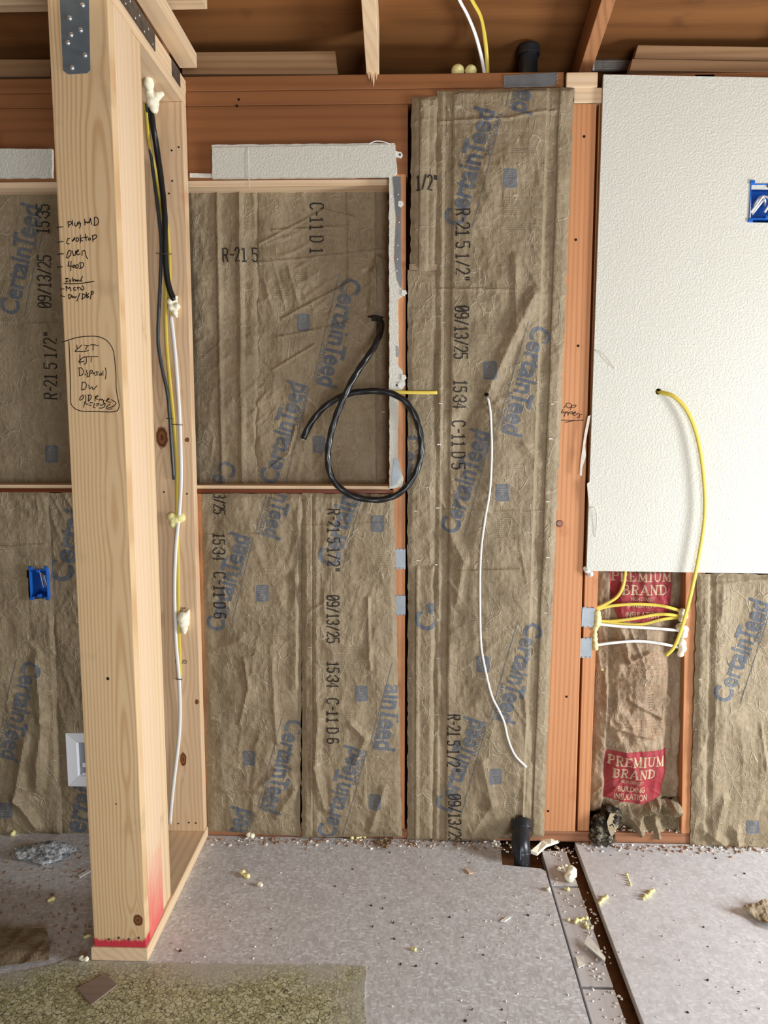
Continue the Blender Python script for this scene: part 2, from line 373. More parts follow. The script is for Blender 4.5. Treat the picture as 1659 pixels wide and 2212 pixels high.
# ------------------------------------------------------------------ panel with real openings
def holed(name, xs, zs, holes, mapf, mat, parent=None):
    """cells of a breakpoint grid, front (0) and back (1) faces plus rims; holes = (x0, x1, z0, z1)"""
    nx, nz = len(xs), len(zs)
    V = []; idx = {}
    def vid(i, j, k):
        if (i, j, k) not in idx:
            idx[(i, j, k)] = len(V); V.append(mapf(xs[i], zs[j], k))
        return idx[(i, j, k)]
    def solid(i, j):
        if i < 0 or j < 0 or i >= nx-1 or j >= nz-1: return False
        cx = (xs[i]+xs[i+1])/2; cz = (zs[j]+zs[j+1])/2
        return not any(h[0] < cx < h[1] and h[2] < cz < h[3] for h in holes)
    Fc = []
    for i in range(nx-1):
        for j in range(nz-1):
            if not solid(i, j): continue
            Fc.append((vid(i,j,0), vid(i+1,j,0), vid(i+1,j+1,0), vid(i,j+1,0)))
            Fc.append((vid(i,j,1), vid(i,j+1,1), vid(i+1,j+1,1), vid(i+1,j,1)))
            for (a, b, n) in (((i,j),(i+1,j),(i,j-1)), ((i+1,j),(i+1,j+1),(i+1,j)), ((i+1,j+1),(i,j+1),(i,j+1)), ((i,j+1),(i,j),(i-1,j))):
                if not solid(*n):
                    Fc.append((vid(*b,0), vid(*a,0), vid(*a,1), vid(*b,1)))
    bm = bmesh.new(); vs = [bm.verts.new(tuple(map(float, v))) for v in V]
    for f in Fc: bm.faces.new([vs[q] for q in f])
    bmesh.ops.recalc_face_normals(bm, faces=bm.faces)
    me = bpy.data.meshes.new(name); bm.to_mesh(me); bm.free()
    return link_me(name, me, mat, parent)

# ------------------------------------------------------------------ THE SETTING
XL, XR, YB = -2.4, 3.0, -4.5
# --- floor
floor = box('floor', (XL, YB, -0.10), (XR, 0.14, -0.045), M['subfloor'], None, 0); tag(floor, kind='structure')
gL0, gL1 = F(1178, 1880), F(1268, 2190)                 # edge of the left sheet along the pulled-up strip
gR0, gR1 = F(1246, 1830), F(1388, 2205)
def along(a, b, y): t = (y-a[1])/(b[1]-a[1]); return a[0]+(b[0]-a[0])*t
def zslab(name, pts, z0, z1, mat, parent, bev=0.0015):
    n = len(pts); v = [(x, y, z1) for x, y in pts] + [(x, y, z0) for x, y in pts]
    f = [tuple(range(n)), tuple(range(2*n-1, n-1, -1))] + [(i, i+n, (i+1) % n+n, (i+1) % n) for i in range(n)]
    return bevel_me(name, v, f, mat, parent, bev)
nA, nB, nC = F(1080, 1815), F(1085, 1868), F(1168, 1876)  # notch sawn round the drain
zslab('floor_sheet', [(XL, 0.0), (nA[0], 0.0), (nA[0], nA[1]), (nB[0], nB[1]), (nC[0], nC[1]), (gL0[0], gL0[1]-0.004),
      (along(gL0, gL1, YB), YB), (XL, YB)], -0.0225, 0.0, M['pboard'], floor)
zslab('floor_sheet', [(gR0[0], 0.0), (XR, 0.0), (XR, YB), (along(gR0, gR1, YB), YB)], -0.0225, 0.0, M['pboard2'], floor)
ys = [-0.025, F(1200, 1905)[1], F(1290, 2122)[1], -1.35, YB]
for a, b in zip(ys[:-1], ys[1:]):
    gp = 0.006
    zslab('plank', [(along(gL0, gL1, a-gp)+0.011, a-gp), (along(gR0, gR1, a-gp)-0.036, a-gp),
          (along(gR0, gR1, b+gp)-0.036, b+gp), (along(gL0, gL1, b+gp)+0.011, b+gp)], -0.045, -0.0145, M['plank'], floor, 0.001)
# --- exterior sheathing of the photographed wall, with its framing as parts
wall = box('wall_back', (XL, 0.141, -0.1), (XR, 0.165, 2.47), M['sheath'], None, 0); tag(wall, kind='structure')
zt0, zt1, zt2 = P(600, 227)[2], P(600, 195)[2], P(600, 163)[2]
box('sole_plate', (XL, 0.0, 0.0), (XR, 0.14, 0.036), M['old_dark'], wall, 0.002)
xe = P(1218, 176)[0]
box('top_plate', (XL, 0.0, zt0), (P(1236, 210)[0], 0.14, zt1-0.0008), M['old_x'], wall, 0.0022)
box('top_plate', (XL, 0.0, zt1), (xe, 0.14, zt2), M['old_x'], wall, 0.0022)
rb0 = P(1223, 158); rb1 = P(1290, 190)
tag(box('plate_block', (rb0[0], -0.006, rb1[2]), (rb1[0], 0.13, rb0[2]), M['new_x'], wall, 0.003), label='pale end-grain block')
rc0 = P(1240, 190); rc1 = P(1316, 222)
box('plate_block', (rc0[0], -0.001, rc1[2]), (rc1[0], 0.13, rc0[2]), M['new_x'], wall, 0.003)
box('top_plate', (rc1[0]+0.002, 0.0, zt0-0.004), (XR, 0.14, zt2-0.008), M['old_x'], wall, 0.002)
# window header and the old window opening's trimmers
zh = P(600, 385)[2]
box('window_header', (XL, 0.0005, zh), (P(881, 300)[0], 0.139, zt0-0.001), M['old_x'], wall, 0.002)
tag(box('window_head_liner', (XL, 0.014, zh-0.019), (P(842, 390)[0], 0.139, zh-0.0006), M['new_x'], wall, 0.0015), label='pale new liner under the header')
zs0 = P(600, 1049)[2]; zs1 = P(600, 1065)[2]
tag(box('window_sill', (XL, -0.008, zs1), (P(848, 1060)[0], 0.139, zs0-0.012), M['sill'], wall, 0.002), label='dark stained rough sill')
tag(box('sill_liner', (XL, -0.002, zs0-0.0115), (P(842, 1045)[0], 0.139, zs0), M['new_x'], wall, 0.001), label='pale liner on the sill')
for q, mt in (([(845, 376), (877, 376), (874, 1812), (852, 1812)], 'old_z'), ([(889, 228), (944, 228), (936, 1812), (885, 1812)], 'old_z'),
              ([(1226, 224), (1289, 224), (1242, 1812), (1166, 1812)], 'old_z'), ([(1500, 160), (1545, 160), (1512, 1812), (1471, 1812)], 'old_z'),
              ([(420, 1066), (470, 1066), (480, 1812), (440, 1812)], 'old_z'),
              ([(1760, 160), (1800, 160), (1800, 1812), (1760, 1812)], 'old_z')):
    p = [P(x, y, 0) for x, y in q]
    top = p[0][2]; x0 = (p[0][0]+p[3][0])/2; x1 = (p[1][0]+p[2][0])/2
    zb = 0.0365
    v = [(p[0][0], 0, top), (p[1][0], 0, top), (p[2][0], 0, zb), (p[3][0], 0, zb)]
    v += [(a[0], 0.139, a[2]) for a in v]
    bevel_me('stud', v, [(0,1,2,3), (7,6,5,4), (0,4,5,1), (1,5,6,2), (2,6,7,3), (3,7,4,0)], M[mt], wall, 0.002)
p = [P(x, y, 0.006) for x, y in ((1294, 224), (1330, 224), (1272, 1812), (1247, 1812))]
v = [(p[0][0], .006, p[0][2]), (p[1][0], .006, p[1][2]), (p[2][0], .006, .0365), (p[3][0], .006, .0365)]; v += [(a[0], .139, a[2]) for a in v]
bevel_me('stud', v, [(0,1,2,3), (7,6,5,4), (0,4,5,1), (1,5,6,2), (2,6,7,3), (3,7,4,0)], M['old_z'], wall, 0.002)
# --- roof: sheathing, rafters, eave
SL = 0.28
def zraf(y): return 2.466 - SL*y
ceil = bevel_me('ceiling', [(XL, 0.75, zraf(.75)+.141), (XR, 0.75, zraf(.75)+.141), (XR, YB, zraf(YB)+.141), (XL, YB, zraf(YB)+.141),
      (XL, 0.75, zraf(.75)+.155), (XR, 0.75, zraf(.75)+.155), (XR, YB, zraf(YB)+.155), (XL, YB, zraf(YB)+.155)],
      [(0,1,2,3), (7,6,5,4), (0,4,5,1), (1,5,6,2), (2,6,7,3), (3,7,4,0)], M['sheath'], None, 0)
tag(ceil, kind='structure')
rx = [P(805, 158, -0.01)[0], P(1276, 140, -0.01)[0]]; step = rx[1]-rx[0]
for i in range(-3, 5):
    cx = rx[0] + step*i
    if not XL < cx < XR: continue
    y0, y1 = 0.70, YB
    if i == 0: y0 = 0.004
    a, b = cx-0.0195, cx+0.0195
    v = [(a, y0, zraf(y0)), (b, y0, zraf(y0)), (b, y1, zraf(y1)), (a, y1, zraf(y1))]
    v += [(x, y, z+0.14) for x, y, z in v]
    if y0 > .1: v[0] = (a, y0, zraf(y0)+.05); v[1] = (b, y0, zraf(y0)+.05)
    r = bevel_me('rafter', v, [(0,1,2,3), (7,6,5,4), (0,4,5,1), (1,5,6,2), (2,6,7,3), (3,7,4,0)], M['new_y'] if i == 0 else M['old_y'], ceil, 0.002)
    if i == 0:                                  # its splintered birdsmouth end hangs over the plate
        tag(r, label='pale split rafter end with splinters')
        for k, (dx, l, w) in enumerate(((-.012, .03, .007), (0.002, .055, .006), (.011, .035, .005), (-.004, .04, .005))):
            zz = zraf(0) + 0.012
            link('splinter', [(cx+dx-w, -0.006, zz), (cx+dx+w, -0.006, zz), (cx+dx+w*.2, -0.004-.004*k, zz-l), (cx+dx-w, 0.004, zz), (cx+dx+w, .004, zz)],
                 [(0,1,2), (4,3,2), (0,2,3), (1,4,2), (0,3,4,1)], M['new_y'], r)
box('fascia', (XL, 0.60, 2.20), (XR, 0.63, 2.50), M['sheath'], ceil, 0)
box('soffit', (XL, 0.166, 2.30), (XR, 0.60, 2.312), M['sheath'], ceil, 0)
# blocking on the plate between rafters
for q, mt, y0 in (([(393, 113), (724, 110), (730, 160), (393, 160)], 'block', 0.03), ([(-160, 128), (108, 128), (108, 166), (-160, 166)], 'block', 0.03),
                  ([(1378, 97), (1760, 103), (1760, 133), (1370, 126)], 'block', 0.045), ([(1366, 127), (1760, 134), (1760, 158), (1360, 152)], 'block', 0.03)):
    slab('blocking', q, y0, y0+0.038, M[mt], ceil, 0.002)
vent = slab('vent_screen', [(1284, 113), (1372, 113), (1366, 152), (1280, 152)], 0.15, 0.156, M['gypsum'], ceil, 0)
for i in range(9):
    yy = 116 + i*4.2
    slab('vent_louver', [(1285, yy), (1371, yy), (1371, yy+1.2), (1285, yy+1.2)], 0.146, 0.15, M['dark_steel'], vent, 0)
# ceiling joist crossing the top of the view above the partition
jz = F(0, 0)  # unused marker of the frame corner
yj = -0.30; zj = P(200, 7, yj)[2]
box('ceiling_joist', (XL, yj, zj), (P(440, 6, yj)[0], yj+0.038, zj+0.06), M['new_x'], ceil, 0.002)
# --- remaining walls (behind and beside the camera) with the window and the patio door opening
wl = box('wall_left', (XL-0.02, YB, -0.1), (XL, 0.14, 4.2), M['bare_wall'], None, 0); tag(wl, kind='structure')
wr = holed('wall_right', [YB, -1.36, -0.74, 0.14], [-0.1, 0.27, 1.43, 4.2], [(-1.36, -0.74, 0.27, 1.43)], lambda a, b, k: (XR+0.12*k, a, b), M['bare_wall']); tag(wr, kind='structure')
wf = holed('wall_front', [XL, 0.4, 1.9, XR], [-0.1, 0.1, 1.6, 4.2], [(0.4, 1.9, 0.1, 1.6)], lambda a, b, k: (a, YB-0.12*k, b), M['bare_wall']); tag(wf, kind='structure')
for nm, boxes in (('window_1', [((XR-.01, -1.40, .23), (XR+.1, -1.36, 1.47)), ((XR-.01, -.74, .23), (XR+.1, -.70, 1.47)), ((XR-.01, -1.36, .23), (XR+.1, -.74, .27)), ((XR-.01, -1.36, 1.43), (XR+.1, -.74, 1.47))]),
                  ('door_1', [((.36, YB-.1, .06), (.40, YB+.01, 1.64)), ((1.9, YB-.1, .06), (1.94, YB+.01, 1.64)), ((.40, YB-.1, .06), (1.9, YB+.01, .1)), ((.40, YB-.1, 1.6), (1.9, YB+.01, 1.64))])):
    e = empty(nm, boxes[2][0], kind='structure')
    for lo, hi in boxes: box('frame', lo, hi, M['white_plastic'], e, 0.002)

# --- the new partition standing out from the wall
X0 = P(445, 1800, -0.02)[0]                                # its right-hand face
zpl = 0.038
yF = F(319, 2078)[1]                                       # front end of its bottom plate
part = empty('wall_partition', (X0-0.07, -0.3, 0), kind='structure', label='new fir partition frame standing out from the insulated wall')
XA = X0 - 0.147
zc = PX(399, 226, X0)[2]; zc2 = zc + 0.076
kpos = P(297, 1990, yF)
M['post'] = wood('fresh_fir_post', 'dbbc92', 'bc9060', 'Z', 120, 0.62, 0.25, blotch=0.12, stain='a8946f', pith=(float(X0-0.035), 0.012, 0.014, 0.05),
                 knots=[(float(kpos[0]), float(kpos[2]), 0.0135, 0.017)], paint=('c8203f', zpl+0.027, 0.009, 0.018))
M['post2'] = wood('fresh_fir_sprayed', 'e2c6a4', 'cfa680', 'Z', 60, 0.3, 0.2, blotch=0.15, paint=('dd5f5c', zpl+0.26, 0.26, 0.12))
yA = PX(355, 1973, X0)[1]; yB2 = PX(373, 1931, X0)[1]
post = box('post', (XA+0.006, yF+0.004, zpl), (X0-0.002, yF+0.036, zc-0.0005), M['post'], part, 0.0025)
tag(post, label='wide front stud covered in marker notes, red paint at its foot')
box('stud', (XA+0.006, yF+0.0365, zpl), (X0-0.001, yA, zc-0.0005), M['post2'], part, 0.0025)
box('stud', (XA+0.008, yA+0.0006, zpl), (X0-0.005, yB2, zc-0.0005), M['new_z'], part, 0.0025)
k1 = P(404, 950, -0.04); k2 = P(396, 1640, -0.04); k3 = P(425, 1516, -0.04); k4 = P(350, 945, -.04)
M['far'] = wood('fresh_fir_knotty', 'dcbd98', 'be9068', 'Z', 90, 0.5, 0.22, blotch=0.3, stain='c88a63', pith=(float(X0-0.06), 0.02, 0.01, 0.06),
                knots=[(float(k[0]), float(k[2]), r, r2) for k, r, r2 in ((k1, .008, .008), (k2, .011, .026), (k3, .007, .009), (k4, .02, .035))])
tag(box('stud', (XA+0.004, -0.0405, zpl), (X0, -0.0025, zc-0.0005), M['far'], part, 0.0025), label='knotty stud against the wall carrying the cables')
box('bottom_plate', (XA-0.002, yF, 0.0005), (X0+0.003, -0.0025, zpl-0.0005), M['new_y'], part, 0.0025)
box('top_plate', (XA, yF-0.05, zc), (X0, -0.0025, zc+0.0375), M['new_y'], part, 0.0025)
box('top_plate', (XA, yF-0.05, zc+0.038), (X0, 0.10, zc2), M['new_y'], part, 0.0025)
n0 = PX(426, 147, X0+0.03)
zn = zc2+0.012
a = F(426, 147, zn); b = F(386, 144, zn)
tag(box('nailer', (b[0], yF-0.05, zn), (a[0], a[1], zn+0.04), M['new_y'], part, 0.0025), label='pale nailer board along the top')
for i in range(4):                                          # toe-screws and nails
    q = P(235+i*21.5, 2029-(i % 2)*3, yF+0.003)
    bm = bmesh.new(); bmesh.ops.create_cone(bm, cap_ends=True, segments=10, radius1=0.0032, radius2=0.0028, depth=0.003)
    me = bpy.data.meshes.new('nail_head'); bm.to_mesh(me); bm.free()
    o = link_me('nail_head', me, M['dark_steel'], part); o.location = q; o.rotation_euler = (math.pi/2, 0, 0)

# ------------------------------------------------------------------ metal connectors
def disc_nail(loc, r, mat, parent, ax='y', name='nail_head', h=0.004):
    key = (name, round(r, 5), mat.name)
    if key not in disc_nail.c:
        bm = bmesh.new(); bmesh.ops.create_uvsphere(bm, u_segments=10, v_segments=6, radius=1.0)
        bmesh.ops.scale(bm, vec=(r, r, h), verts=bm.verts)
        me = bpy.data.meshes.new(name); bm.to_mesh(me); bm.free(); me.materials.append(mat)
        me.polygons.foreach_set('use_smooth', [True]*len(me.polygons)); disc_nail.c[key] = me
    o = bpy.data.objects.new(name, disc_nail.c[key]); COL.objects.link(o); adopt(o, parent)
    o.location = [float(v) for v in loc]
    if ax == 'y': o.rotation_euler = (math.pi/2, 0, 0)
    if ax == 'x': o.rotation_euler = (0, math.pi/2, 0)
    return o
disc_nail.c = {}
yS = yF + 0.004
st = slab('steel_strap', [(127, -40), (191, -40), (195, 151), (188, 158), (147, 160), (136, 152)], yS-0.002, yS, M['strap_steel'], None, 0.0004)
tag(st, 'grey steel tie strap nailed flat on the notes-covered front stud', 'strap')
for x, y in ((178, 11), (150, 39), (174, 65), (153, 75), (146, 92), (183, 119), (155, 146)):
    disc_nail(P(x, y, yS-0.0025), 0.0062, M['nail'], st)
def xslab(name, pts, X, X2, mat, parent=None):
    fr = [PX(x, y, X) for x, y in pts]; n = len(fr)
    v = [tuple(q) for q in fr] + [(X2, q[1], q[2]) for q in fr]
    f = [tuple(range(n)), tuple(range(2*n-1, n-1, -1))] + [(i, i+n, (i+1) % n+n, (i+1) % n) for i in range(n)]
    return bevel_me(name, v, f, mat, parent, 0.0003)
ya, yb, yc, yd = PX(250, 20, X0)[1], PX(334, 100, X0)[1], PX(372, 150, X0)[1], PX(388, 168, X0)[1]
s1 = box('plate_strap', (X0+0.0004, yF-0.05, zc+0.026), (X0+0.002, yb, zc2-0.001), M['dark_steel'], None, 0.0003)
tag(s1, 'long tarnished strap along the side of the partition top plate', 'strap')
for i in range(9): disc_nail((X0+0.0022, yb-0.02-i*0.032, zc+0.036+(i % 2)*0.022), 0.0035, M['nail'], s1, 'x', h=0.0015)
s2 = box('plate_strap', (X0+0.0004, yc-0.006, zc+0.030), (X0+0.002, yd, zc2-0.001), M['dark_steel'], None, 0.0003)
tag(s2, 'short dark strap near the wall end of the partition top plate', 'strap')

def nailplate(poly, Y, label, Yb, teeth=True):
    o = slab('nail_plate', poly, Y, Yb, M['steel'], None, 0.0003)
    tag(o, label, 'nail plate')
    xs = [p[0] for p in poly]; ys = [p[1] for p in poly]
    x0, x1, y0, y1 = min(xs), max(xs), min(ys), max(ys)
    tall = (y1-y0) > (x1-x0)
    for i in range(3):
        if x1-x0 > 80:
            e = ((x0+3, y0+8+i*8),); e2 = ((x1-3, y0+6+i*8),)
        else:
            e = ((x0+4+i*(x1-x0-8)/2, y0+2),); e2 = ((x0+4+i*(x1-x0-8)/2, y1-2),)
        for (ex, ey) in e+e2: disc_nail(P(ex, ey, Y-0.0006), 0.0022, M['steel'], o, 'y', 'tooth', 0.002)
    return o
nailplate([(1087, 163), (1206, 156), (1198, 186), (1088, 189)], -0.0022, 'wide grey nail plate on the top plate below the black pipe', -0.0002)
nailplate([(852, 1185), (876, 1186), (876, 1229), (853, 1229)], -0.0022, 'upper small grey nail plate on the stud left of the narrow kraft strip', -0.0002)
nailplate([(853, 1285), (876, 1287), (876, 1328), (854, 1330)], -0.0022, 'lower small grey nail plate on the stud left of the narrow kraft strip', -0.0002)
nailplate([(1258, 1311), (1286, 1314), (1282, 1355), (1256, 1354)], 0.0038, 'upper grey nail plate beside the yellow foam plug', 0.0058)
nailplate([(1254, 1379), (1279, 1377), (1278, 1421), (1253, 1421)], 0.0038, 'lower grey nail plate below the yellow foam plug', 0.0058)
# nail holes and old nails in the lumber
for (x, y, Y) in ((516, 215, -.0005), (512, 229, -.0005), (1249, 747, -.0005), (1226, 286, -.0005), (1262, 295, -.0005), (1244, 518, -.0005), (1184, 1752, -.0005), (1224, 1505, -.0005)):
    disc_nail(P(x, y, Y), 0.0042, M['marker'], wall, 'y', 'nail_hole', 0.0008)
disc_nail(P(1209, 1131, -.0005), 0.012, M['sill'], wall, 'y', 'knot', 0.001)
for (x, y) in ((372, 391), (365, 418), (371, 325), (354, 1063), (404, 1067), (386, 318), (385, 1779), (408, 1777), (423, 1778)):
    disc_nail(P(x, y, -0.0409), 0.003, M['marker'], part, 'y', 'nail_hole', 0.0008)
disc_nail(P(233, 1466, yF+.0036), 0.004, M['marker'], part, 'y', 'nail_hole', 0.0008)
disc_nail(P(251, 1737, yF+.0036), 0.002, M['marker'], part, 'y', 'nail_hole', 0.0008)

# ------------------------------------------------------------------ numpy noise for crumpled paper
def hashn(i, j, seed):
    n = (i*374761393 + j*668265263 + seed*1274126177) & 0xffffffff
    n = ((n ^ (n >> 13))*1274126177) & 0xffffffff
    return ((n ^ (n >> 16)) & 0xffffff)/float(0xffffff)
def vnoise(x, z, seed):
    i = np.floor(x).astype(np.int64); j = np.floor(z).astype(np.int64); fx = x-i; fz = z-j
    fx = fx*fx*(3-2*fx); fz = fz*fz*(3-2*fz)
    a, b, c, d = hashn(i, j, seed), hashn(i+1, j, seed), hashn(i, j+1, seed), hashn(i+1, j+1, seed)
    return (a*(1-fx)+b*fx)*(1-fz)+(c*(1-fx)+d*fx)*fz
def worley(x, z, seed):
    i = np.floor(x).astype(np.int64); j = np.floor(z).astype(np.int64)
    f1 = np.full(x.shape, 9.0); f2 = np.full(x.shape, 9.0); hv = np.zeros(x.shape)
    for di in (-1, 0, 1):
        for dj in (-1, 0, 1):
            a = i+di; b = j+dj
            d = np.hypot(a+hashn(a, b, seed)-x, b+hashn(a, b, seed+7)-z)
            nw = d < f1
            f2 = np.where(nw, f1, np.minimum(f2, d)); hv = np.where(nw, hashn(a, b, seed+13), hv); f1 = np.where(nw, d, f1)
    return f1, f2, hv
def crumple(x, z, seed, sc=0.06, st=1.7):
    """straight-edged paper creases, roughly 0..1: facets of a cell pattern plus patches of parallel folds"""
    rnd = random.Random(seed)
    wx = x + 0.010*(vnoise(x*9, z*9, seed+3)-.5); wz = z + 0.014*(vnoise(x*9, z*9, seed+4)-.5)
    f1, _, _ = worley(wx/sc, wz/(sc*st), seed)
    g1, _, _ = worley(wx/(sc*.5), wz/(sc*.5*st), seed+31)
    ma = np.clip((vnoise(x*7, z*5, seed+40)-.35)*3, 0, 1); mb = np.clip((vnoise(x*9, z*7, seed+41)-.45)*3.5, 0, 1)
    k1, _, _ = worley(wx/(sc*.27), wz/(sc*.27*1.3), seed+77)
    h = f1*1.0*ma + g1*.6*mb + k1*.24*np.clip((vnoise(x*6, z*5, seed+42)-.3)*3, 0, 1)
    for k in range(7):
        th = rnd.choice((rnd.uniform(-.35, .35), rnd.uniform(-.35, .35), rnd.uniform(.35, 2.8))); lam = sc*rnd.uniform(.6, 1.6)
        t = (x*math.cos(th)+z*math.sin(th))/lam + 1.1*vnoise(x*6, z*4, seed+50+k)
        tri = np.abs(t-np.floor(t)-.5)*2
        mk = np.clip((vnoise(x*8+k, z*6, seed+60+k)-.68)*4, 0, 1)
        h = h + mk*.36*(1-np.clip(tri*2.6, 0, 1))
    return h

class Paper:
    def __init__(s, name, mat, parent, quad, Y, prof=None, bulge=0.004, low=0.006, cr=0.006, fine=0.0012, csc=0.06, seed=1,
                 creases=(), cell=0.0045, holes=(), edge=0.002, pin=0.015, smooth=False):
        s.Y = Y
        c = [P(x, y, Y) for x, y in quad]
        s.c = np.array([[q[0], q[2]] for q in c])                       # TL TR BR BL in xz
        wdt = (np.linalg.norm(s.c[1]-s.c[0])+np.linalg.norm(s.c[2]-s.c[3]))/2; hgt = (np.linalg.norm(s.c[3]-s.c[0])+np.linalg.norm(s.c[2]-s.c[1]))/2
        nx = max(4, int(wdt/cell)); nz = max(4, int(hgt/cell)); s.nx, s.nz = nx, nz
        S_, T_ = np.meshgrid(np.linspace(0, 1, nx+1), np.linspace(0, 1, nz+1))
        X = (1-S_)*(1-T_)*s.c[0,0]+S_*(1-T_)*s.c[1,0]+S_*T_*s.c[2,0]+(1-S_)*T_*s.c[3,0]
        Z = (1-S_)*(1-T_)*s.c[0,1]+S_*(1-T_)*s.c[1,1]+S_*T_*s.c[2,1]+(1-S_)*T_*s.c[3,1]
        h = bulge*np.sin(np.pi*S_)**.5*np.sin(np.pi*np.clip(T_, 0, 1))**.3
        h += low*(vnoise(X*11, Z*7, seed)+.5*vnoise(X*24, Z*15, seed+1)-.75)
        h += cr*(.85 if cr < .03 else 1.0)*(crumple(X, Z, seed+5, csc)-.3)
        r = np.abs(vnoise(X*70, Z*50, seed+9)-.5)*2; h += fine*(1-r)
        h += fine*.6*vnoise(X*160, Z*120, seed+10)
        for (pl, amp, w) in creases:
            q = [P(x, y, Y) for x, y in pl]
            for a, b in zip(q[:-1], q[1:]):
                ax, az, bx, bz = a[0], a[2], b[0], b[2]; L2 = (bx-ax)**2+(bz-az)**2+1e-9
                t = np.clip(((X-ax)*(bx-ax)+(Z-az)*(bz-az))/L2, 0, 1)
                d = np.hypot(X-ax-t*(bx-ax), Z-az-t*(bz-az))
                h += amp*np.clip(1-d/w, 0, 1)**1.2
        if prof:
            h += np.interp(S_, [a for a, _ in prof], [b for _, b in prof])
        dist = np.minimum(np.minimum(S_, 1-S_)*wdt, np.minimum(T_, 1-T_)*hgt)
        k = np.clip(dist/pin, 0, 1)
        h = h*(0.35+0.65*k)
        h -= min(0.0, float(h.min())) if False else 0
        h = np.maximum(h, 0.0002)
        s.h = h
        # ragged outline
        ex = edge*(vnoise(Z*60, Z*0+seed, seed+20)-.5)*2*(1-np.clip(np.minimum(S_, 1-S_)*wdt/0.02, 0, 1))
        ez = edge*(vnoise(X*50, X*0+seed, seed+21)-.5)*2*(1-np.clip(np.minimum(T_, 1-T_)*hgt/0.02, 0, 1))
        V = np.stack([X+ex, Y-h, Z+ez], -1).reshape(-1, 3)
        keep = np.ones((nz, nx), bool)
        cx = (X[:-1,:-1]+X[1:,1:])/2; cz = (Z[:-1,:-1]+Z[1:,1:])/2
        for (x0, y0, x1, y1) in holes:
            a = P(x0, y0, Y); b = P(x1, y1, Y)
            keep &= ~((cx > a[0]) & (cx < b[0]) & (cz < a[2]) & (cz > b[2]))
        idx = np.arange((nz+1)*(nx+1)).reshape(nz+1, nx+1)
        fq = np.stack([idx[:-1,:-1], idx[1:,:-1], idx[1:,1:], idx[:-1,1:]], -1)[keep]
        me = bpy.data.meshes.new(name)
        me.from_pydata(V.tolist(), [], fq.tolist()); me.update()
        me.polygons.foreach_set('use_smooth', [smooth]*len(me.polygons))
        s.o = link_me(name, me, mat, parent)
        sol = s.o.modifiers.new('thickness', 'SOLIDIFY'); sol.thickness = 0.0006; sol.offset = -1
    def hat(s, x, z):
        x = np.asarray(x, float); z = np.asarray(z, float)
        a = np.full(x.shape, .5); b = np.full(x.shape, .5); c = s.c
        for _ in range(8):
            fx = (1-a)*(1-b)*c[0,0]+a*(1-b)*c[1,0]+a*b*c[2,0]+(1-a)*b*c[3,0]-x
            fz = (1-a)*(1-b)*c[0,1]+a*(1-b)*c[1,1]+a*b*c[2,1]+(1-a)*b*c[3,1]-z
            xa = (1-b)*(c[1,0]-c[0,0])+b*(c[2,0]-c[3,0]); xb = (1-a)*(c[3,0]-c[0,0])+a*(c[2,0]-c[1,0])
            za = (1-b)*(c[1,1]-c[0,1])+b*(c[2,1]-c[3,1]); zb = (1-a)*(c[3,1]-c[0,1])+a*(c[2,1]-c[1,1])
            det = xa*zb-xb*za
            a = a-(fx*zb-fz*xb)/det; b = b-(xa*fz-za*fx)/det
        u = np.clip(a, 0, 1)*s.nx; w = np.clip(b, 0, 1)*s.nz
        i = np.minimum(u.astype(int), s.nx-1); j = np.minimum(w.astype(int), s.nz-1); fu = u-i; fw = w-j
        h = s.h
        inside = (a > 0.004) & (a < .996) & (b > 0.002) & (b < .998)
        return (h[j,i]*(1-fu)+h[j,i+1]*fu)*(1-fw)+(h[j+1,i]*(1-fu)+h[j+1,i+1]*fu)*fw, inside

class Flat:                                     # a plain face that carries writing
    def __init__(s, Y): s.Y = Y
    def hat(s, x, z): return np.zeros(np.shape(x)), np.ones(np.shape(x), bool)

# ------------------------------------------------------------------ writing
TXT = {}
def text_tris(body, bold=0.0):
    key = (body, bold)
    if key not in TXT:
        cu = bpy.data.curves.new('t', 'FONT'); cu.body = body; cu.offset = bold; cu.resolution_u = 3; cu.space_character = 1.0
        ob = bpy.data.objects.new('t', cu); me = ob.to_mesh()
        bm = bmesh.new(); bm.from_mesh(me); bmesh.ops.triangulate(bm, faces=bm.faces)
        v = np.array([tuple(q.co) for q in bm.verts])[:, :2]; bm.verts.index_update()
        f = [[q.index for q in t.verts] for t in bm.faces]; bm.free(); ob.to_mesh_clear()
        bpy.data.objects.remove(ob); bpy.data.curves.remove(cu)
        TXT[key] = (v, f)
    return TXT[key]
def quadstrip(pts, w):                          # ribbon along a 2-D polyline
    pts = [np.array(p, float) for p in pts]; V = []; Fc = []
    n = len(pts)
    for i, p in enumerate(pts):
        t = pts[min(i+1, n-1)]-pts[max(i-1, 0)]; t = t/(np.linalg.norm(t)+1e-9); q = np.array([-t[1], t[0]])*w/2
        ext = t*w*.3 if i == n-1 else (-t*w*.3 if i == 0 else 0*t)
        V += [p+q+ext, p-q+ext]
    for i in range(n-1):
        Fc += [[2*i, 2*i+1, 2*i+3], [2*i, 2*i+3, 2*i+2]]
    return V, Fc
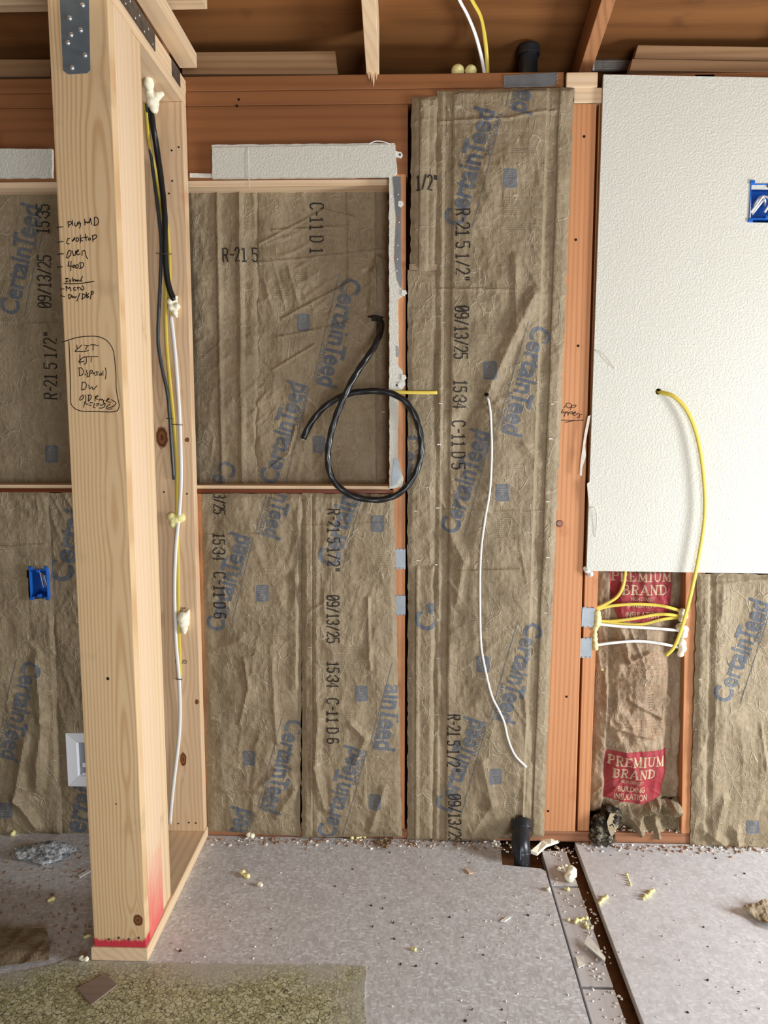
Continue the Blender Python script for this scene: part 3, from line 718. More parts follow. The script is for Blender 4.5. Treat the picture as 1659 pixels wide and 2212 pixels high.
def ink_mesh(name, V, Fc, surf, mat, parent, lift=0.0010, maxlen=0.005):
    """V in world (x, z): cut to small triangles, laid on the crumpled surface"""
    bm = bmesh.new(); vs = [bm.verts.new((float(a), float(b), 0)) for a, b in V]
    for f in Fc:
        try: bm.faces.new([vs[i] for i in f])
        except ValueError: pass
    for _ in range(5):
        lg = [e for e in bm.edges if e.calc_length() > maxlen]
        if not lg: break
        bmesh.ops.subdivide_edges(bm, edges=lg, cuts=1, use_grid_fill=False)
        bmesh.ops.triangulate(bm, faces=[f for f in bm.faces if len(f.verts) > 3])
    if not len(bm.verts): bm.free(); return None
    x = np.array([v.co.x for v in bm.verts]); z = np.array([v.co.y for v in bm.verts])
    h, ins = surf.hat(x, z)
    kill = []
    for v, a, b, c, k in zip(bm.verts, x, z, h, ins):
        v.co = (a, surf.Y-c-lift, b)
        if not k: kill.append(v)
    if kill: bmesh.ops.delete(bm, geom=kill, context='VERTS')
    if not len(bm.faces): bm.free(); return None
    for f in bm.faces:
        if f.normal.y > 0: f.normal_flip()
    me = bpy.data.meshes.new(name); bm.to_mesh(me); bm.free()
    return link_me(name, me, mat, parent)
def place(v, A, B, Y, width, dv=0.0, vs=1.0):
    a = P(*A, Y); b = P(*B, Y); a = np.array([a[0], a[2]]); b = np.array([b[0], b[2]])
    d = b-a; L = np.linalg.norm(d); d /= L; n = np.array([-d[1], d[0]]); sc = L/width
    v = np.asarray(v, float)
    return a + np.outer(v[:, 0]*sc, d) + np.outer((v[:, 1]+dv)*sc*vs, n)
def word(surf, parent, body, A, B, mat, bold=0.0, vs=1.1, name='printed_word', center=0.36):
    v, f = text_tris(body, bold)
    mn = v[:, 0].min(); v = v-[mn, 0]; wd_ = v[:, 0].max()
    return ink_mesh(name, place(v, A, B, surf.Y, wd_, -center, vs), f, surf, mat, parent)
def logo(surf, parent, A, B, SA=None, SB=None, UA=None, UB=None, body='CertainTeed', tagw='SAINT-GOBAIN'):
    V = []; Fc = []
    def add(v, f):
        o = len(V); V.extend([tuple(q) for q in v]); Fc.extend([[i+o for i in t] for t in f])
    i = body.find('T')
    pieces = [body] if i < 0 else [q for q in (body[:i], 'T', body[i+1:]) if q]
    x = 0.0; vv = []; f = []
    for pc in pieces:
        a_, t_ = text_tris(pc, 0.024); a_ = a_-[a_[:, 0].min(), 0]; k = len(vv)
        vv += [(q[0]+x, q[1]) for q in a_]; f += [[m+k for m in t] for t in t_]
        x += a_[:, 0].max()+(-.115 if pc == 'T' else -.055)
    v = np.array(vv)
    add(place(v, A, B, surf.Y, v[:, 0].max(), -0.34, 1.25), f)
    if SA:
        v, f = text_tris(tagw, 0.012); v = v-[v[:, 0].min(), 0]; add(place(v, SA, SB, surf.Y, v[:, 0].max(), -0.34, 1.0), f)
    if UA:
        a = P(*UA, surf.Y); b = P(*UB, surf.Y); add(*quadstrip([(a[0], a[2]), (b[0], b[2])], 0.0019))
    return ink_mesh('printed_logo', V, Fc, surf, M['ink_blue'], parent)
# single-stroke inkjet letters on a 4 x 6 grid
G = {'0': [[(1,0),(3,0),(4,1.4),(4,4.6),(3,6),(1,6),(0,4.6),(0,1.4),(1,0)], [(.3,1.6),(3.7,4.4)]], '1': [[(.8,5),(2,6),(2,0)], [(.6,0),(3.4,0)]],
     '2': [[(0,5),(1,6),(3,6),(4,5),(4,3.8),(0,0),(4,0)]], '3': [[(0,5.2),(1,6),(3,6),(4,5),(4,3.8),(3,3.1),(1.6,3.1)], [(3,3.1),(4,2.3),(4,1),(3,0),(1,0),(0,.9)]],
     '4': [[(3,0),(3,6),(0,2),(4,2)]], '5': [[(4,6),(0,6),(0,3.5),(3,3.6),(4,2.6),(4,1),(3,0),(1,0),(0,.8)]], '6': [[(3.6,5.6),(2.6,6),(1,6),(0,4.6),(0,1),(1,0),(3,0),(4,1),(4,2.4),(3,3.3),(1,3.3),(0,2.5)]],
     '9': [[(.4,.4),(1.4,0),(3,0),(4,1.4),(4,5),(3,6),(1,6),(0,5),(0,3.7),(1,2.8),(3,2.8),(4,3.6)]], 'R': [[(0,0),(0,6),(3,6),(4,5.2),(4,3.9),(3,3.1),(0,3.1)], [(2,3.1),(4,0)]],
     'C': [[(4,5),(3,6),(1,6),(0,4.8),(0,1.2),(1,0),(3,0),(4,1)]], 'D': [[(0,0),(0,6),(2.6,6),(4,4.6),(4,1.4),(2.6,0),(0,0)]], '-': [[(.8,3),(3.2,3)]], '/': [[(.2,0),(3.8,6)]],
     ':': [[(2,1.3),(2,1.9)], [(2,4.0),(2,4.6)]], '"': [[(1.2,4.4),(1.2,6)], [(2.8,4.4),(2.8,6)]], ' ': []}
def code(surf, parent, body, A, B, mat='ink_code', hgt=None):
    adv = {' ': 3.0, ':': 3.2, '-': 4.6, '"': 4.6}
    x = 0; V = []; Fc = []
    tot = sum(adv.get(c, 5.7) for c in body)-1.7
    a = P(*A, surf.Y); b = P(*B, surf.Y); L = math.hypot(b[0]-a[0], b[2]-a[2]); sc = L/tot
    vs = (hgt/6.0)/sc if hgt else 1.25
    for c in body:
        for st_ in G[c]:
            pts = [((px-(2 if c == ':' else 0)*.0+x), py-3.0) for px, py in st_]
            w = place(np.array(pts), A, B, surf.Y, tot, 0.0, vs)
            v, f = quadstrip([tuple(q) for q in w], 0.0048)
            o = len(V); V += v; Fc += [[i+o for i in t] for t in f]
        x += adv.get(c, 5.7)
    return ink_mesh('printed_code', V, Fc, surf, M[mat], parent, 0.0016)
def para(surf, parent, x0, y0, x1, y1, mat='ink_fine', pitch=4.2, seed=0, thick=0.0011):
    rnd = random.Random(int(x0*7+y0+seed)); V = []; Fc = []
    y = y0
    while y < y1:
        x = x0 + rnd.random()*3; end = x1 - (rnd.random()**2)*(x1-x0)*.35
        while x < end:
            l = rnd.uniform(3, 11); a = P(x, y, surf.Y); b = P(min(x+l, end+1), y, surf.Y)
            v, f = quadstrip([(a[0], a[2]), (b[0], b[2])], thick*rnd.uniform(.7, 1.2)); o = len(V); V += v; Fc += [[i+o for i in t] for t in f]
            x += l + rnd.uniform(.8, 2.2)
        y += pitch*(1.0 if rnd.random() < .85 else 1.6)
    return ink_mesh('printed_paragraph', V, Fc, surf, M[mat], parent, 0.0006)
def icon(surf, parent, x0, y0, x1, y1, flip=False):
    r = 4.0
    pts = []
    for cx, cy, a0 in ((x1-r, y0+r, -90), (x1-r, y1-r, 0), (x0+r, y1-r, 90), (x0+r, y0+r, 180)):
        for k in range(4):
            a = math.radians(a0+k*30); pts.append((cx+r*math.cos(a), cy+r*math.sin(a)))
    w = [P(x, y, surf.Y) for x, y in pts]; ctr = np.mean(np.array(w), 0)
    V = [(ctr[0], ctr[2])] + [(q[0], q[2]) for q in w]; n = len(w)
    o = ink_mesh('printed_icon', V, [[0, 1+i, 1+(i+1) % n] for i in range(n)], surf, M['ink_icon'], parent, 0.0006, 0.005)
    if o is None: return
    # the ring and the lines of lettering inside the stamp
    cx = (x0+x1)/2; cy = y0+(y1-y0)*(.28 if not flip else .72); R = (x1-x0)*.22
    V = []; Fc = []
    def addp(pl, wdt):
        q = [P(x, y, surf.Y) for x, y in pl]; v, f = quadstrip([(a[0], a[2]) for a in q], wdt); k = len(V); V.extend(v); Fc.extend([[i+k for i in t] for t in f])
    addp([(cx+R*math.cos(a), cy+R*math.sin(a)) for a in np.linspace(0, 6.283, 13)], 0.0016)
    addp([(cx-R*.5, cy), (cx, cy-R*.4), (cx+R*.5, cy+R*.3)], 0.0014)
    for k in range(4):
        yy = (y0+(y1-y0)*(.52+.1*k)) if not flip else (y0+(y1-y0)*(.12+.1*k)); addp([(x0+4, yy), (x1-4-(k % 2)*3, yy)], 0.0011)
    ink_mesh('stamp_lines', V, Fc, surf, M['ink_icon_light'], o, 0.0011)
def house(surf, parent, x0, y0, x1, y1, flip=False):
    V = []; Fc = []
    def addp(pl, wdt=0.0012):
        if flip: pl = [(x0+x1-x, y0+y1-y) for x, y in pl]
        q = [P(x, y, surf.Y) for x, y in pl]; v, f = quadstrip([(a[0], a[2]) for a in q], wdt); k = len(V); V.extend(v); Fc.extend([[i+k for i in t] for t in f])
    addp([(x0+4, y1), (x0, y1), (x0, y0+4), (x0+4, y0), (x1-5, y0)]); addp([(x1, y0+5), (x1, y1), (x1-6, y1)])
    cx, cy = (x0+x1)/2, (y0+y1)/2
    addp([(cx-2.4, cy-2), (cx+2.4, cy-2)], .002); addp([(cx-2.4, cy+2), (cx+2.4, cy+2)], .002)
    ink_mesh('printed_mark', V, Fc, surf, M['ink_fine'], parent, 0.0007)
def strokes(surf, parent, crop, sc, lines, width, name='handwriting', mat='marker'):
    V = []; Fc = []
    for pl in lines:
        px = [(crop[0]+x/sc, crop[1]+y/sc) for x, y in pl]
        if len(px) > 2:
            c = catmull([(a, b, 0) for a, b in px], 4); px = [(q[0], q[1]) for q in c]
        q = [P(x, y, surf.Y) for x, y in px]
        v, f = quadstrip([(a[0], a[2]) for a in q], width); k = len(V); V += v; Fc += [[i+k for i in t] for t in f]
    return ink_mesh(name, V, Fc, surf, M[mat], parent, 0.0006, 0.05)
SM = {}
def staple(surf, parent, x, y, l=0.011, rot=0.0, lift=0.0012):
    if 'st' not in SM:
        V = []; Fc = []
        me_v = [(-.5, -1), (.5, -1), (.5, 1), (-.5, 1)]
        bm = bmesh.new(); bmesh.ops.create_cube(bm, size=1.0); bmesh.ops.scale(bm, vec=(0.011, 0.0012, 0.0014), verts=bm.verts)
        me = bpy.data.meshes.new('staple'); bm.to_mesh(me); bm.free(); me.materials.append(M['staple']); SM['st'] = me
    o = bpy.data.objects.new('staple', SM['st']); COL.objects.link(o); adopt(o, parent)
    q = P(x, y, surf.Y); h, _ = surf.hat(np.array([q[0]]), np.array([q[2]]))
    o.location = (float(q[0]), float(surf.Y-h[0]-lift), float(q[2])); o.rotation_euler = (0, rot, 0)

# ------------------------------------------------------------------ KRAFT-FACED INSULATION BATTS
def batt(label, quad, Y, **kw):
    b = P((quad[2][0]+quad[3][0])/2, quad[3][1], Y)
    e = empty('insulation_batt', (b[0], Y, max(b[2], 0.0)), label, 'insulation')
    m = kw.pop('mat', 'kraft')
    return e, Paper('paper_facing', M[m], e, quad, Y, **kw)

# --- tall batt between the narrow strips and the right-hand stud
e, s = batt('tall wide kraft-faced batt with the thin white wire hanging from its slit', [(943, 197), (1240, 190), (1174, 1806), (933, 1816)], -0.004, seed=3,
    prof=[(0, .006), (.05, .006), (.065, .001), (.11, .001), (.13, .010), (.5, .020), (.74, .020), (.80, .018), (.82, .001), (.885, .001), (.90, .009), (1, .006)],
    low=0.010, cr=0.008, csc=0.075, bulge=0.004,
    creases=[([(1040, 855), (1000, 920), (985, 1010)], -.010, .05), ([(1050, 852), (1110, 720), (1150, 640)], .012, .03), ([(1060, 860), (1130, 960), (1160, 1000)], .006, .03),
             ([(950, 265), (1100, 262), (1200, 240)], .004, .008), ([(985, 1300), (1000, 1210), (960, 1130)], .010, .03), ([(990, 1230), (1120, 1225)], .005, .006),
             ([(1110, 560), (1112, 700)], .008, .02), ([(945, 625), (1110, 630)], .004, .006), ([(960, 1100), (1170, 1103)], .003, .005), ([(1140, 1660), (1130, 1790)], .012, .03),
             ([(1040, 1640), (1060, 1730), (1020, 1790)], .008, .025), ([(1130, 1500), (1140, 1620)], .006, .015), ([(970, 1390), (960, 1560)], .008, .03)])
tall = (e, s)
def slit(surf, parent, x, y, rx_, ry_, lift=.0010):
    V = [(0, 0)]+[(math.cos(a)*rx_, math.sin(a)*ry_) for a in np.linspace(0, 2*math.pi, 13)[:-1]]; q = [P(x+u, y+w, surf.Y) for u, w in V]
    return ink_mesh('slit', [(a[0], a[2]) for a in q], [[0, 1+i, 1+(i+1) % 12] for i in range(12)], surf, M['marker'], parent, lift)
slit(s, e, 1049, 853, 5, 4)
logo(s, e, (978, 488), (1046, 241), (1050, 342), (1077, 252), (1019, 495), (1083, 251))
logo(s, e, (1149, 180), (1124, 251), (1118, 182), (1103, 241), (1105, 182), (1090, 237), body='eed', tagw='GOBAIN')
logo(s, e, (1170, 708), (1104, 940), (1101, 847), (1082, 930), (1138, 699), (1071, 927))
logo(s, e, (968, 1148), (1036, 930), (1032, 1018), (1057, 936), (1003, 1156), (1062, 930))
logo(s, e, (1154, 1345), (1090, 1553), (1085, 1469), (1065, 1547), (1116, 1337), (1056, 1543))
logo(s, e, (957, 1747), (1022, 1547), (1022, 1628), (1045, 1552), (996, 1752), (1051, 1553))
for b_, a_, c_ in (('R-21 5 1/2"', (999, 456), (999, 607)), ('09/13/25', (997, 664), (995, 775)), ('15:34', (994, 823), (992, 882)), ('C-11 D 5', (991, 910), (990, 1012)),
                   ('R-21 5 1/2"', (980, 1540), (979, 1662)), ('09/13/25', (981, 1711), (982, 1812))):
    code(s, e, b_, a_, c_, hgt=0.040)
icon(s, e, 1085, 371, 1114, 411, True); icon(s, e, 1043, 782, 1071, 821); icon(s, e, 1069, 1044, 1097, 1081, True); icon(s, e, 1028, 1413, 1055, 1447); icon(s, e, 1056, 1653, 1082, 1687, True)
for q in ((1083, 432, 1166, 504), (1008, 691, 1076, 762), (1065, 1104, 1144, 1166), (980, 1328, 1056, 1394), (1055, 1706, 1124, 1758)): para(s, e, *q)
for q in ((1100, 328, 1157, 339), (1078, 1003, 1137, 1015), (987, 1473, 1040, 1482), (1070, 1617, 1119, 1627)): para(s, e, *q, thick=.0016)
for q, fl in (((1118, 344, 1138, 359), True), ((1018, 832, 1037, 847), False), ((1102, 1022, 1118, 1033), True), ((1006, 1458, 1023, 1470), False), ((1086, 1632, 1105, 1646), True)): house(s, e, *q, flip=fl)
for x, y in ((955, 575), (957, 697), (951, 872), (948, 960), (945, 1097), (943, 1219), (946, 1338), (946, 1420), (944, 1542), (943, 1660)): staple(s, e, x, y)
for x, y in ((1191, 873), (1188, 948), (1181, 1083), (1181, 1202), (1178, 1323), (1171, 1493), (1166, 1629), (1202, 527)): staple(s, e, x, y)

# --- narrow strips of kraft left of it, one above the other
strip = dict(low=0.004, cr=0.007, csc=0.05, bulge=0.006)
e, s = batt('upper narrow kraft strip beside the tall batt, marked 1/2 inch', [(889, 211), (948, 208), (944, 587), (886, 587)], -0.002, seed=21, prof=[(0, .003), (.3, .004), (.34, .010), (.6, .008), (.64, .003), (1, .004)], **strip)
code(s, e, '1/2"', (899, 398), (943, 397), hgt=0.043)
link('batt_edge', [P(884, 570, -.0085), P(944, 570, -.0085), P(944, 583, -.0085), P(884, 583, -.0085)], [(0, 3, 2, 1)], M['kraft_old'], e)
e, s = batt('middle narrow kraft strip beside the tall batt, crossed by the yellow cable', [(881, 584), (944, 586), (940, 1221), (880, 1222)], -0.006, seed=22, **strip)
logo(s, e, (897, 942), (877, 1035), body='Cert')
for x, y in ((898, 1103), (903, 1210)): staple(s, e, x, y)
para(s, e, 883, 690, 889, 750)
e, s = batt('lowest narrow kraft strip beside the tall batt, above the floor', [(881, 1222), (941, 1219), (936, 1811), (880, 1814)], -0.004, seed=23, prof=[(0, .002), (.28, .003), (.33, .010), (.45, .003), (.9, .008), (1, .004)], **strip)
logo(s, e, (913, 1358), (934, 1300), body='Ce')
staple(s, e, 887, 1463)

# --- two batts filling the old window opening
e, s = batt('crumpled kraft batt in the window opening behind the black cable loop', [(553, 398), (838, 396), (842, 1046), (545, 1048)], 0.088, seed=31, low=0.008, cr=0.010, csc=0.06, bulge=0.006,
    prof=[(0, .006), (.9, .006), (.905, .012), (.925, .002), (1, .002)],
    creases=[([(560, 530), (700, 455), (760, 470)], .005, .006), ([(590, 500), (755, 490)], .005, .006), ([(560, 570), (840, 540)], .004, .006), ([(610, 690), (760, 610)], .007, .007), ([(600, 730), (750, 700)], .006, .007),
             ([(800, 690), (806, 590), (818, 560)], .014, .016), ([(590, 800), (680, 745)], .006, .006), ([(750, 400), (755, 520), (752, 640)], .006, .008), ([(640, 920), (625, 980), (585, 1010)], .005, .006)])
code(s, e, '5', (684, 398), (684, 413), hgt=0.042); code(s, e, 'C-11 D 1', (685, 441), (685, 549), hgt=0.042)
logo(s, e, (762, 604), (708, 836), (704, 744), (684, 826), (733, 594), (677, 825))
logo(s, e, (580, 1042), (642, 827), (645, 913), (665, 834), (619, 1041), (670, 839))
icon(s, e, 643, 679, 670, 716); icon(s, e, 677, 942, 704, 978, True)
for q in ((590, 587, 671, 653), (678, 999, 754, 1031)): para(s, e, *q)
for q in ((606, 747, 648, 755), (690, 908, 744, 915)): para(s, e, *q, thick=.0016)
slit(s, e, 812, 686, 18, 3.5); house(s, e, 621, 729, 638, 741)
for x, y in ((563, 827), (553, 890), (564, 921), (548, 781), (826, 724), (828, 890), (552, 721)): staple(s, e, x, y)
e, s = batt('narrow pleated kraft batt in the window opening beside the new partition', [(405, 400), (560, 398), (562, 1048), (425, 1050)], 0.084, seed=37, low=0.008, cr=0.009, csc=0.06, bulge=0.006,
    prof=[(0, .004), (.38, .004), (.42, .014), (.48, .004), (.66, .002), (.74, .014), (.8, .004), (.96, .004), (1, .002)])
code(s, e, 'R-21 5', (484, 553), (557, 552), hgt=0.041)
para(s, e, 427, 741, 478, 808)
logo(s, e, (497, 999), (477, 1046), None, None, (466, 990), (451, 1043), body='Ce')
staple(s, e, 450, 1041)

# --- two batts under the window
cz = [([(655, 1100), (640, 1250), (640, 1480)], .010, .03), ([(470, 1400), (520, 1380), (560, 1400)], .006, .03), ([(590, 1420), (595, 1530), (600, 1600)], .007, .015), ([(600, 1760), (640, 1700)], .010, .02), ([(480, 1700), (560, 1700), (600, 1660)], .008, .02),
      ([(530, 1420), (540, 1480), (520, 1560)], .006, .01), ([(440, 1155), (640, 1150)], .003, .005)]
e, s = batt('kraft batt below the window beside the new partition', [(436, 1066), (656, 1066), (648, 1806), (449, 1794)], -0.002, seed=41, low=0.012, cr=0.009, csc=0.075, bulge=0.012, creases=cz)
for b_, a_, c_ in (('3/25', (475, 1067), (475, 1109)), ('15:34', (475, 1152), (475, 1208)), ('C-11 D 6', (476, 1236), (477, 1334))): code(s, e, b_, a_, c_, hgt=0.038)
logo(s, e, (463, 1361), (520, 1153), (519, 1239), (541, 1160), (497, 1368), (549, 1161))
logo(s, e, (614, 1068), (588, 1161), (585, 1073), (562, 1153), (576, 1068), (555, 1148), body='nTeed')
logo(s, e, (640, 1555), (589, 1752), (584, 1674), (567, 1741), (610, 1550), (559, 1739))
logo(s, e, (503, 1800), (522, 1742), (531, 1794), (545, 1748), (536, 1803), (552, 1750), body='eed', tagw='GOBAIN')
icon(s, e, 555, 1262, 581, 1298, True); icon(s, e, 526, 1620, 552, 1652)
for q in ((555, 1318, 630, 1381), (479, 1536, 555, 1596)): para(s, e, *q)
for q in ((568, 1226, 621, 1235), (491, 1673, 536, 1680)): para(s, e, *q, thick=.0016)
house(s, e, 588, 1241, 602, 1252, True); house(s, e, 507, 1659, 520, 1670)
for x, y in ((553, 1075), (448, 1075)): staple(s, e, x, y)
e, s = batt('kraft batt below the window beside the two small nail plates', [(653, 1065), (851, 1067), (868, 1806), (652, 1808)], -0.006, seed=43, low=0.010, cr=0.009, csc=0.07, bulge=0.010,
    prof=[(0, .006), (.10, .006), (.105, .001), (.13, .006), (.16, .008), (.2, .003), (1, .003)],
    creases=[([(670, 1320), (700, 1300)], .004, .008), ([(795, 1290), (800, 1440)], .006, .010), ([(690, 1540), (680, 1650), (700, 1740)], .012, .025), ([(760, 1560), (790, 1590), (770, 1640)], .010, .02), ([(830, 1700), (800, 1790)], .010, .02), ([(655, 1135), (850, 1128)], .003, .005)])
logo(s, e, (707, 1219), (751, 1068), (767, 1092), (774, 1066), (741, 1226), (784, 1068), body='Certain', tagw='SAI')
for b_, a_, c_ in (('R-21 5 1/2"', (722, 1100), (722, 1231)), ('09/13/25', (721, 1284), (721, 1384)), ('15:34', (721, 1427), (720, 1481)), ('C-11 D 6', (720, 1506), (720, 1601))): code(s, e, b_, a_, c_, hgt=0.038)
logo(s, e, (856, 1478), (831, 1619), (827, 1534), (808, 1612), (848, 1430), (799, 1608), body='ainTeed')
logo(s, e, (703, 1806), (764, 1610), (765, 1693), (788, 1618), (741, 1803), (793, 1620))
icon(s, e, 802, 1113, 830, 1148, True); icon(s, e, 768, 1478, 795, 1511); icon(s, e, 797, 1713, 823, 1745, True)
for q in ((800, 1176, 851, 1231), (719, 1396, 796, 1457), (799, 1766, 854, 1803)): para(s, e, *q)
for q in ((730, 1536, 782, 1546), (811, 1680, 857, 1690)): para(s, e, *q, thick=.0016)
house(s, e, 747, 1521, 761, 1534); house(s, e, 828, 1693, 844, 1703, True)
for x, y in ((672, 1069), (667, 1141), (669, 1245), (671, 1395)): staple(s, e, x, y)

# --- batts left of the partition
e, s = batt('shaded kraft batt in the window opening left of the partition', [(-420, 400), (125, 400), (158, 1050), (-420, 1050)], 0.086, seed=51, low=0.006, cr=0.005, csc=0.09, bulge=0.006, cell=0.007, prof=[(0, .003), (1, .003)], creases=[([(0, 696), (130, 702)], .003, .005)])
for b_, a_, c_ in (('R-21 5 1/2"', (111, 861), (110, 720)), ('09/13/25', (99, 665), (99, 554)), ('15:35', (95, 505), (95, 444)), ('C', (92, 416), (92, 402))): code(s, e, b_, a_, c_, hgt=0.041)
logo(s, e, (22, 679), (70, 444), (76, 540), (90, 470), (56, 686), (97, 490))
para(s, e, 46, 872, 127, 943); icon(s, e, 100, 962, 127, 999); house(s, e, 82, 1007, 96, 1018)
e, s = batt('shaded kraft batt around the blue box left of the partition', [(-420, 1066), (106, 1062), (137, 1802), (-420, 1812)], -0.002, seed=53, low=0.012, cr=0.009, csc=0.08, bulge=0.010, holes=[(61, 1229, 104, 1292)],
    creases=[([(80, 1420), (95, 1550), (85, 1700)], .012, .03), ([(60, 1600), (40, 1720), (80, 1780)], .014, .03), ([(0, 1180), (100, 1175)], .004, .006)], prof=[(0, .004), (1, .004)])
leftb = (e, s)
logo(s, e, (75, 1428), (26, 1637), (19, 1552), (0, 1632), (40, 1421), (-2, 1604))
icon(s, e, 1, 1730, 33, 1761); house(s, e, 30, 1712, 46, 1722); house(s, e, -2, 1107, 14, 1117); para(s, e, 0, 1173, 51, 1249); para(s, e, 0, 1092, 33, 1100, thick=.0016)
for x, y in ((124, 1358), (127, 1449), (130, 1564), (134, 1630)): staple(s, e, x, y)
e, s = batt('slim shaded kraft batt right behind the partition front stud', [(103, 1064), (200, 1064), (230, 1800), (134, 1802)], -0.001, seed=57, holes=[(148, 1592, 232, 1692)], low=0.006, cr=0.007, csc=0.06, bulge=0.005)
logo(s, e, (126, 1254), (166, 1104), body='Certai'); logo(s, e, (158, 1795), (184, 1700), body='ertai'); para(s, e, 152, 1431, 170, 1492)

# --- right-hand batt and the old labelled batt in the open bay
e, s = batt('kraft batt under the white drywall sheet at its right', [(1505, 1238), (1770, 1242), (1790, 1838), (1490, 1830)], -0.005, seed=61, low=0.010, cr=0.008, csc=0.065, bulge=0.006,
    prof=[(0, .005), (.09, .005), (.11, .0), (.15, .008), (1, .008)], creases=[([(1545, 1260), (1660, 1250)], .004, .01), ([(1560, 1720), (1540, 1800)], .012, .025), ([(1520, 1790), (1560, 1820)], .014, .03), ([(1585, 1790), (1590, 1825)], .016, .025), ([(1640, 1560), (1650, 1660)], .005, .01)])
logo(s, e, (1552, 1509), (1638, 1296), (1630, 1384), (1654, 1303), (1595, 1516), (1662, 1305))
para(s, e, 1560, 1687, 1645, 1749); icon(s, e, 1609, 1769, 1637, 1797)
for x, y in ((1516, 1356), (1509, 1465), (1502, 1573), (1501, 1659)): staple(s, e, x, y)

e, s = batt('old crumpled batt with red label print in the open stud bay', [(1286, 1225), (1500, 1225), (1476, 1752), (1266, 1752)], 0.062, seed=71, mat='kraft_old', low=0.014, cr=0.020, csc=0.06, bulge=0.02, cell=0.004,
    prof=[(0, .004), (.06, .012), (.13, .018), (.16, .004), (.24, .022), (.5, .034), (.72, .022), (.79, .003), (.87, .018), (1, .002)],
    creases=[([(1340, 1370), (1350, 1420), (1390, 1400)], .012, .012), ([(1300, 1450), (1310, 1560)], .012, .015), ([(1350, 1500), (1420, 1540)], .010, .012), ([(1320, 1560), (1400, 1580)], .010, .012), ([(1440, 1500), (1445, 1620)], .014, .02)])
def patch(poly, mat, n=14):
    V = []; Fc = []
    w = [P(x, y, s.Y) for x, y in poly]; c = np.mean(np.array(w), 0); V = [(c[0], c[2])]+[(q[0], q[2]) for q in w]; m = len(w)
    return ink_mesh('printed_label', V, [[0, 1+i, 1+(i+1) % m] for i in range(m)], s, M[mat], e, 0.0006, 0.005)
SERIF = {'P': 1, 'R': 1}
def bigword(body, x0, x1, y0, y1, parent_, bold=.02):
    yb = (y0+y1)/2
    v, f = text_tris(body, bold); v = v-[v[:, 0].min(), v[:, 1].min()]; w_ = v[:, 0].max(); hh = v[:, 1].max()
    a = P(x0, y1, s.Y); b = P(x1, y1, s.Y); t = P(x0, y0, s.Y)
    sx = (b[0]-a[0])/w_; sz = (t[2]-a[2])/hh
    V = [(a[0]+q[0]*sx, a[2]+q[1]*sz) for q in v]; Fc = [list(t_) for t_ in f]
    if body in ('PREMIUM', 'BRAND'):            # slab-serif capitals drawn stem by stem
        def bar(x0_, x1_, y): return ([(x0_, y), (x1_, y)], .08)
        ST = ([(.22, 0), (.22, 1)], .2); SB = bar(.04, .42, .03); ST2 = bar(.04, .4, .97)
        BW = ([(.22, .96), (.5, .96), (.66, .86), (.66, .62), (.5, .5), (.22, .5)], .11)
        GL = {'P': (.78, [ST, SB, ST2, BW]), 'R': (.86, [ST, SB, ST2, BW, ([(.42, .5), (.66, .03)], .17), bar(.54, .84, .03)]),
              'E': (.84, [ST, ST2, SB, ([(.22, .96), (.72, .96)], .09), ([(.22, .52), (.54, .52)], .09), ([(.22, .04), (.74, .04)], .09), ([(.7, .78), (.7, 1)], .08), ([(.73, 0), (.73, .24)], .08)]),
              'M': (1.1, [([(.2, 0), (.2, 1)], .1), ([(.85, 0), (.85, 1)], .2), ([(.2, 1), (.52, .12)], .17), ([(.52, .12), (.85, 1)], .09), bar(.04, .36, .03), bar(.66, 1.04, .03)]),
              'I': (.5, [ST, SB, ST2]), 'U': (.92, [([(.2, 1), (.2, .28), (.3, .08), (.5, .03), (.66, .1), (.74, .3), (.74, 1)], .13), bar(.02, .4, .97), bar(.58, .9, .97)]),
              'B': (.84, [ST, SB, ST2, ([(.22, .96), (.5, .96), (.64, .86), (.64, .64), (.5, .53), (.22, .53)], .11), ([(.5, .5), (.68, .38), (.68, .15), (.52, .04), (.22, .04)], .12)]),
              'A': (.9, [([(.1, 0), (.42, 1)], .09), ([(.42, 1), (.76, 0)], .2), ([(.22, .32), (.62, .32)], .08), bar(0, .24, .03), bar(.58, .9, .03)]),
              'N': (.92, [([(.18, 0), (.18, 1)], .09), ([(.18, 1), (.74, .02)], .18), ([(.74, 0), (.74, 1)], .09), bar(.04, .34, .03), bar(.58, .9, .97)]),
              'D': (.88, [ST, SB, ST2, ([(.22, .96), (.48, .96), (.72, .74), (.72, .26), (.48, .04), (.22, .04)], .13)])}
        tw = sum(GL[ch][0] for ch in body); V = []; Fc = []; cx_ = 0.0; wx_ = b[0]-a[0]; hz = t[2]-a[2]
        for ch in body:
            for pl, w__ in GL[ch][1]:
                q, f2 = quadstrip([(a[0]+(cx_+u_)*wx_/tw, a[2]+v_*hz) for u_, v_ in pl], w__*min(hz, wx_/tw)); k = len(V); V += [tuple(z_) for z_ in q]; Fc += [[m+k for m in t_] for t_ in f2]
            cx_ += GL[ch][0]
    return ink_mesh('label_lettering', V, Fc, s, M['label_letters'], parent_, 0.0012, 0.005)
lb = patch([(1302, 1611), (1365, 1609), (1431, 1607), (1430, 1660), (1421, 1705), (1406, 1726), (1350, 1721), (1300, 1714)], 'red_print')
for t_, q in (('PREMIUM', (1306, 1427, 1620, 1640)), ('BRAND', (1315, 1406, 1647, 1667)), ('HIGH DENSITY', (1334, 1381, 1672, 1680)), ('BUILDING', (1328, 1384, 1686, 1698)), ('INSULATION', (1321, 1389, 1702, 1715))):
    bigword(t_, *q, lb, .012 if t_ != 'HIGH DENSITY' else 0.0)
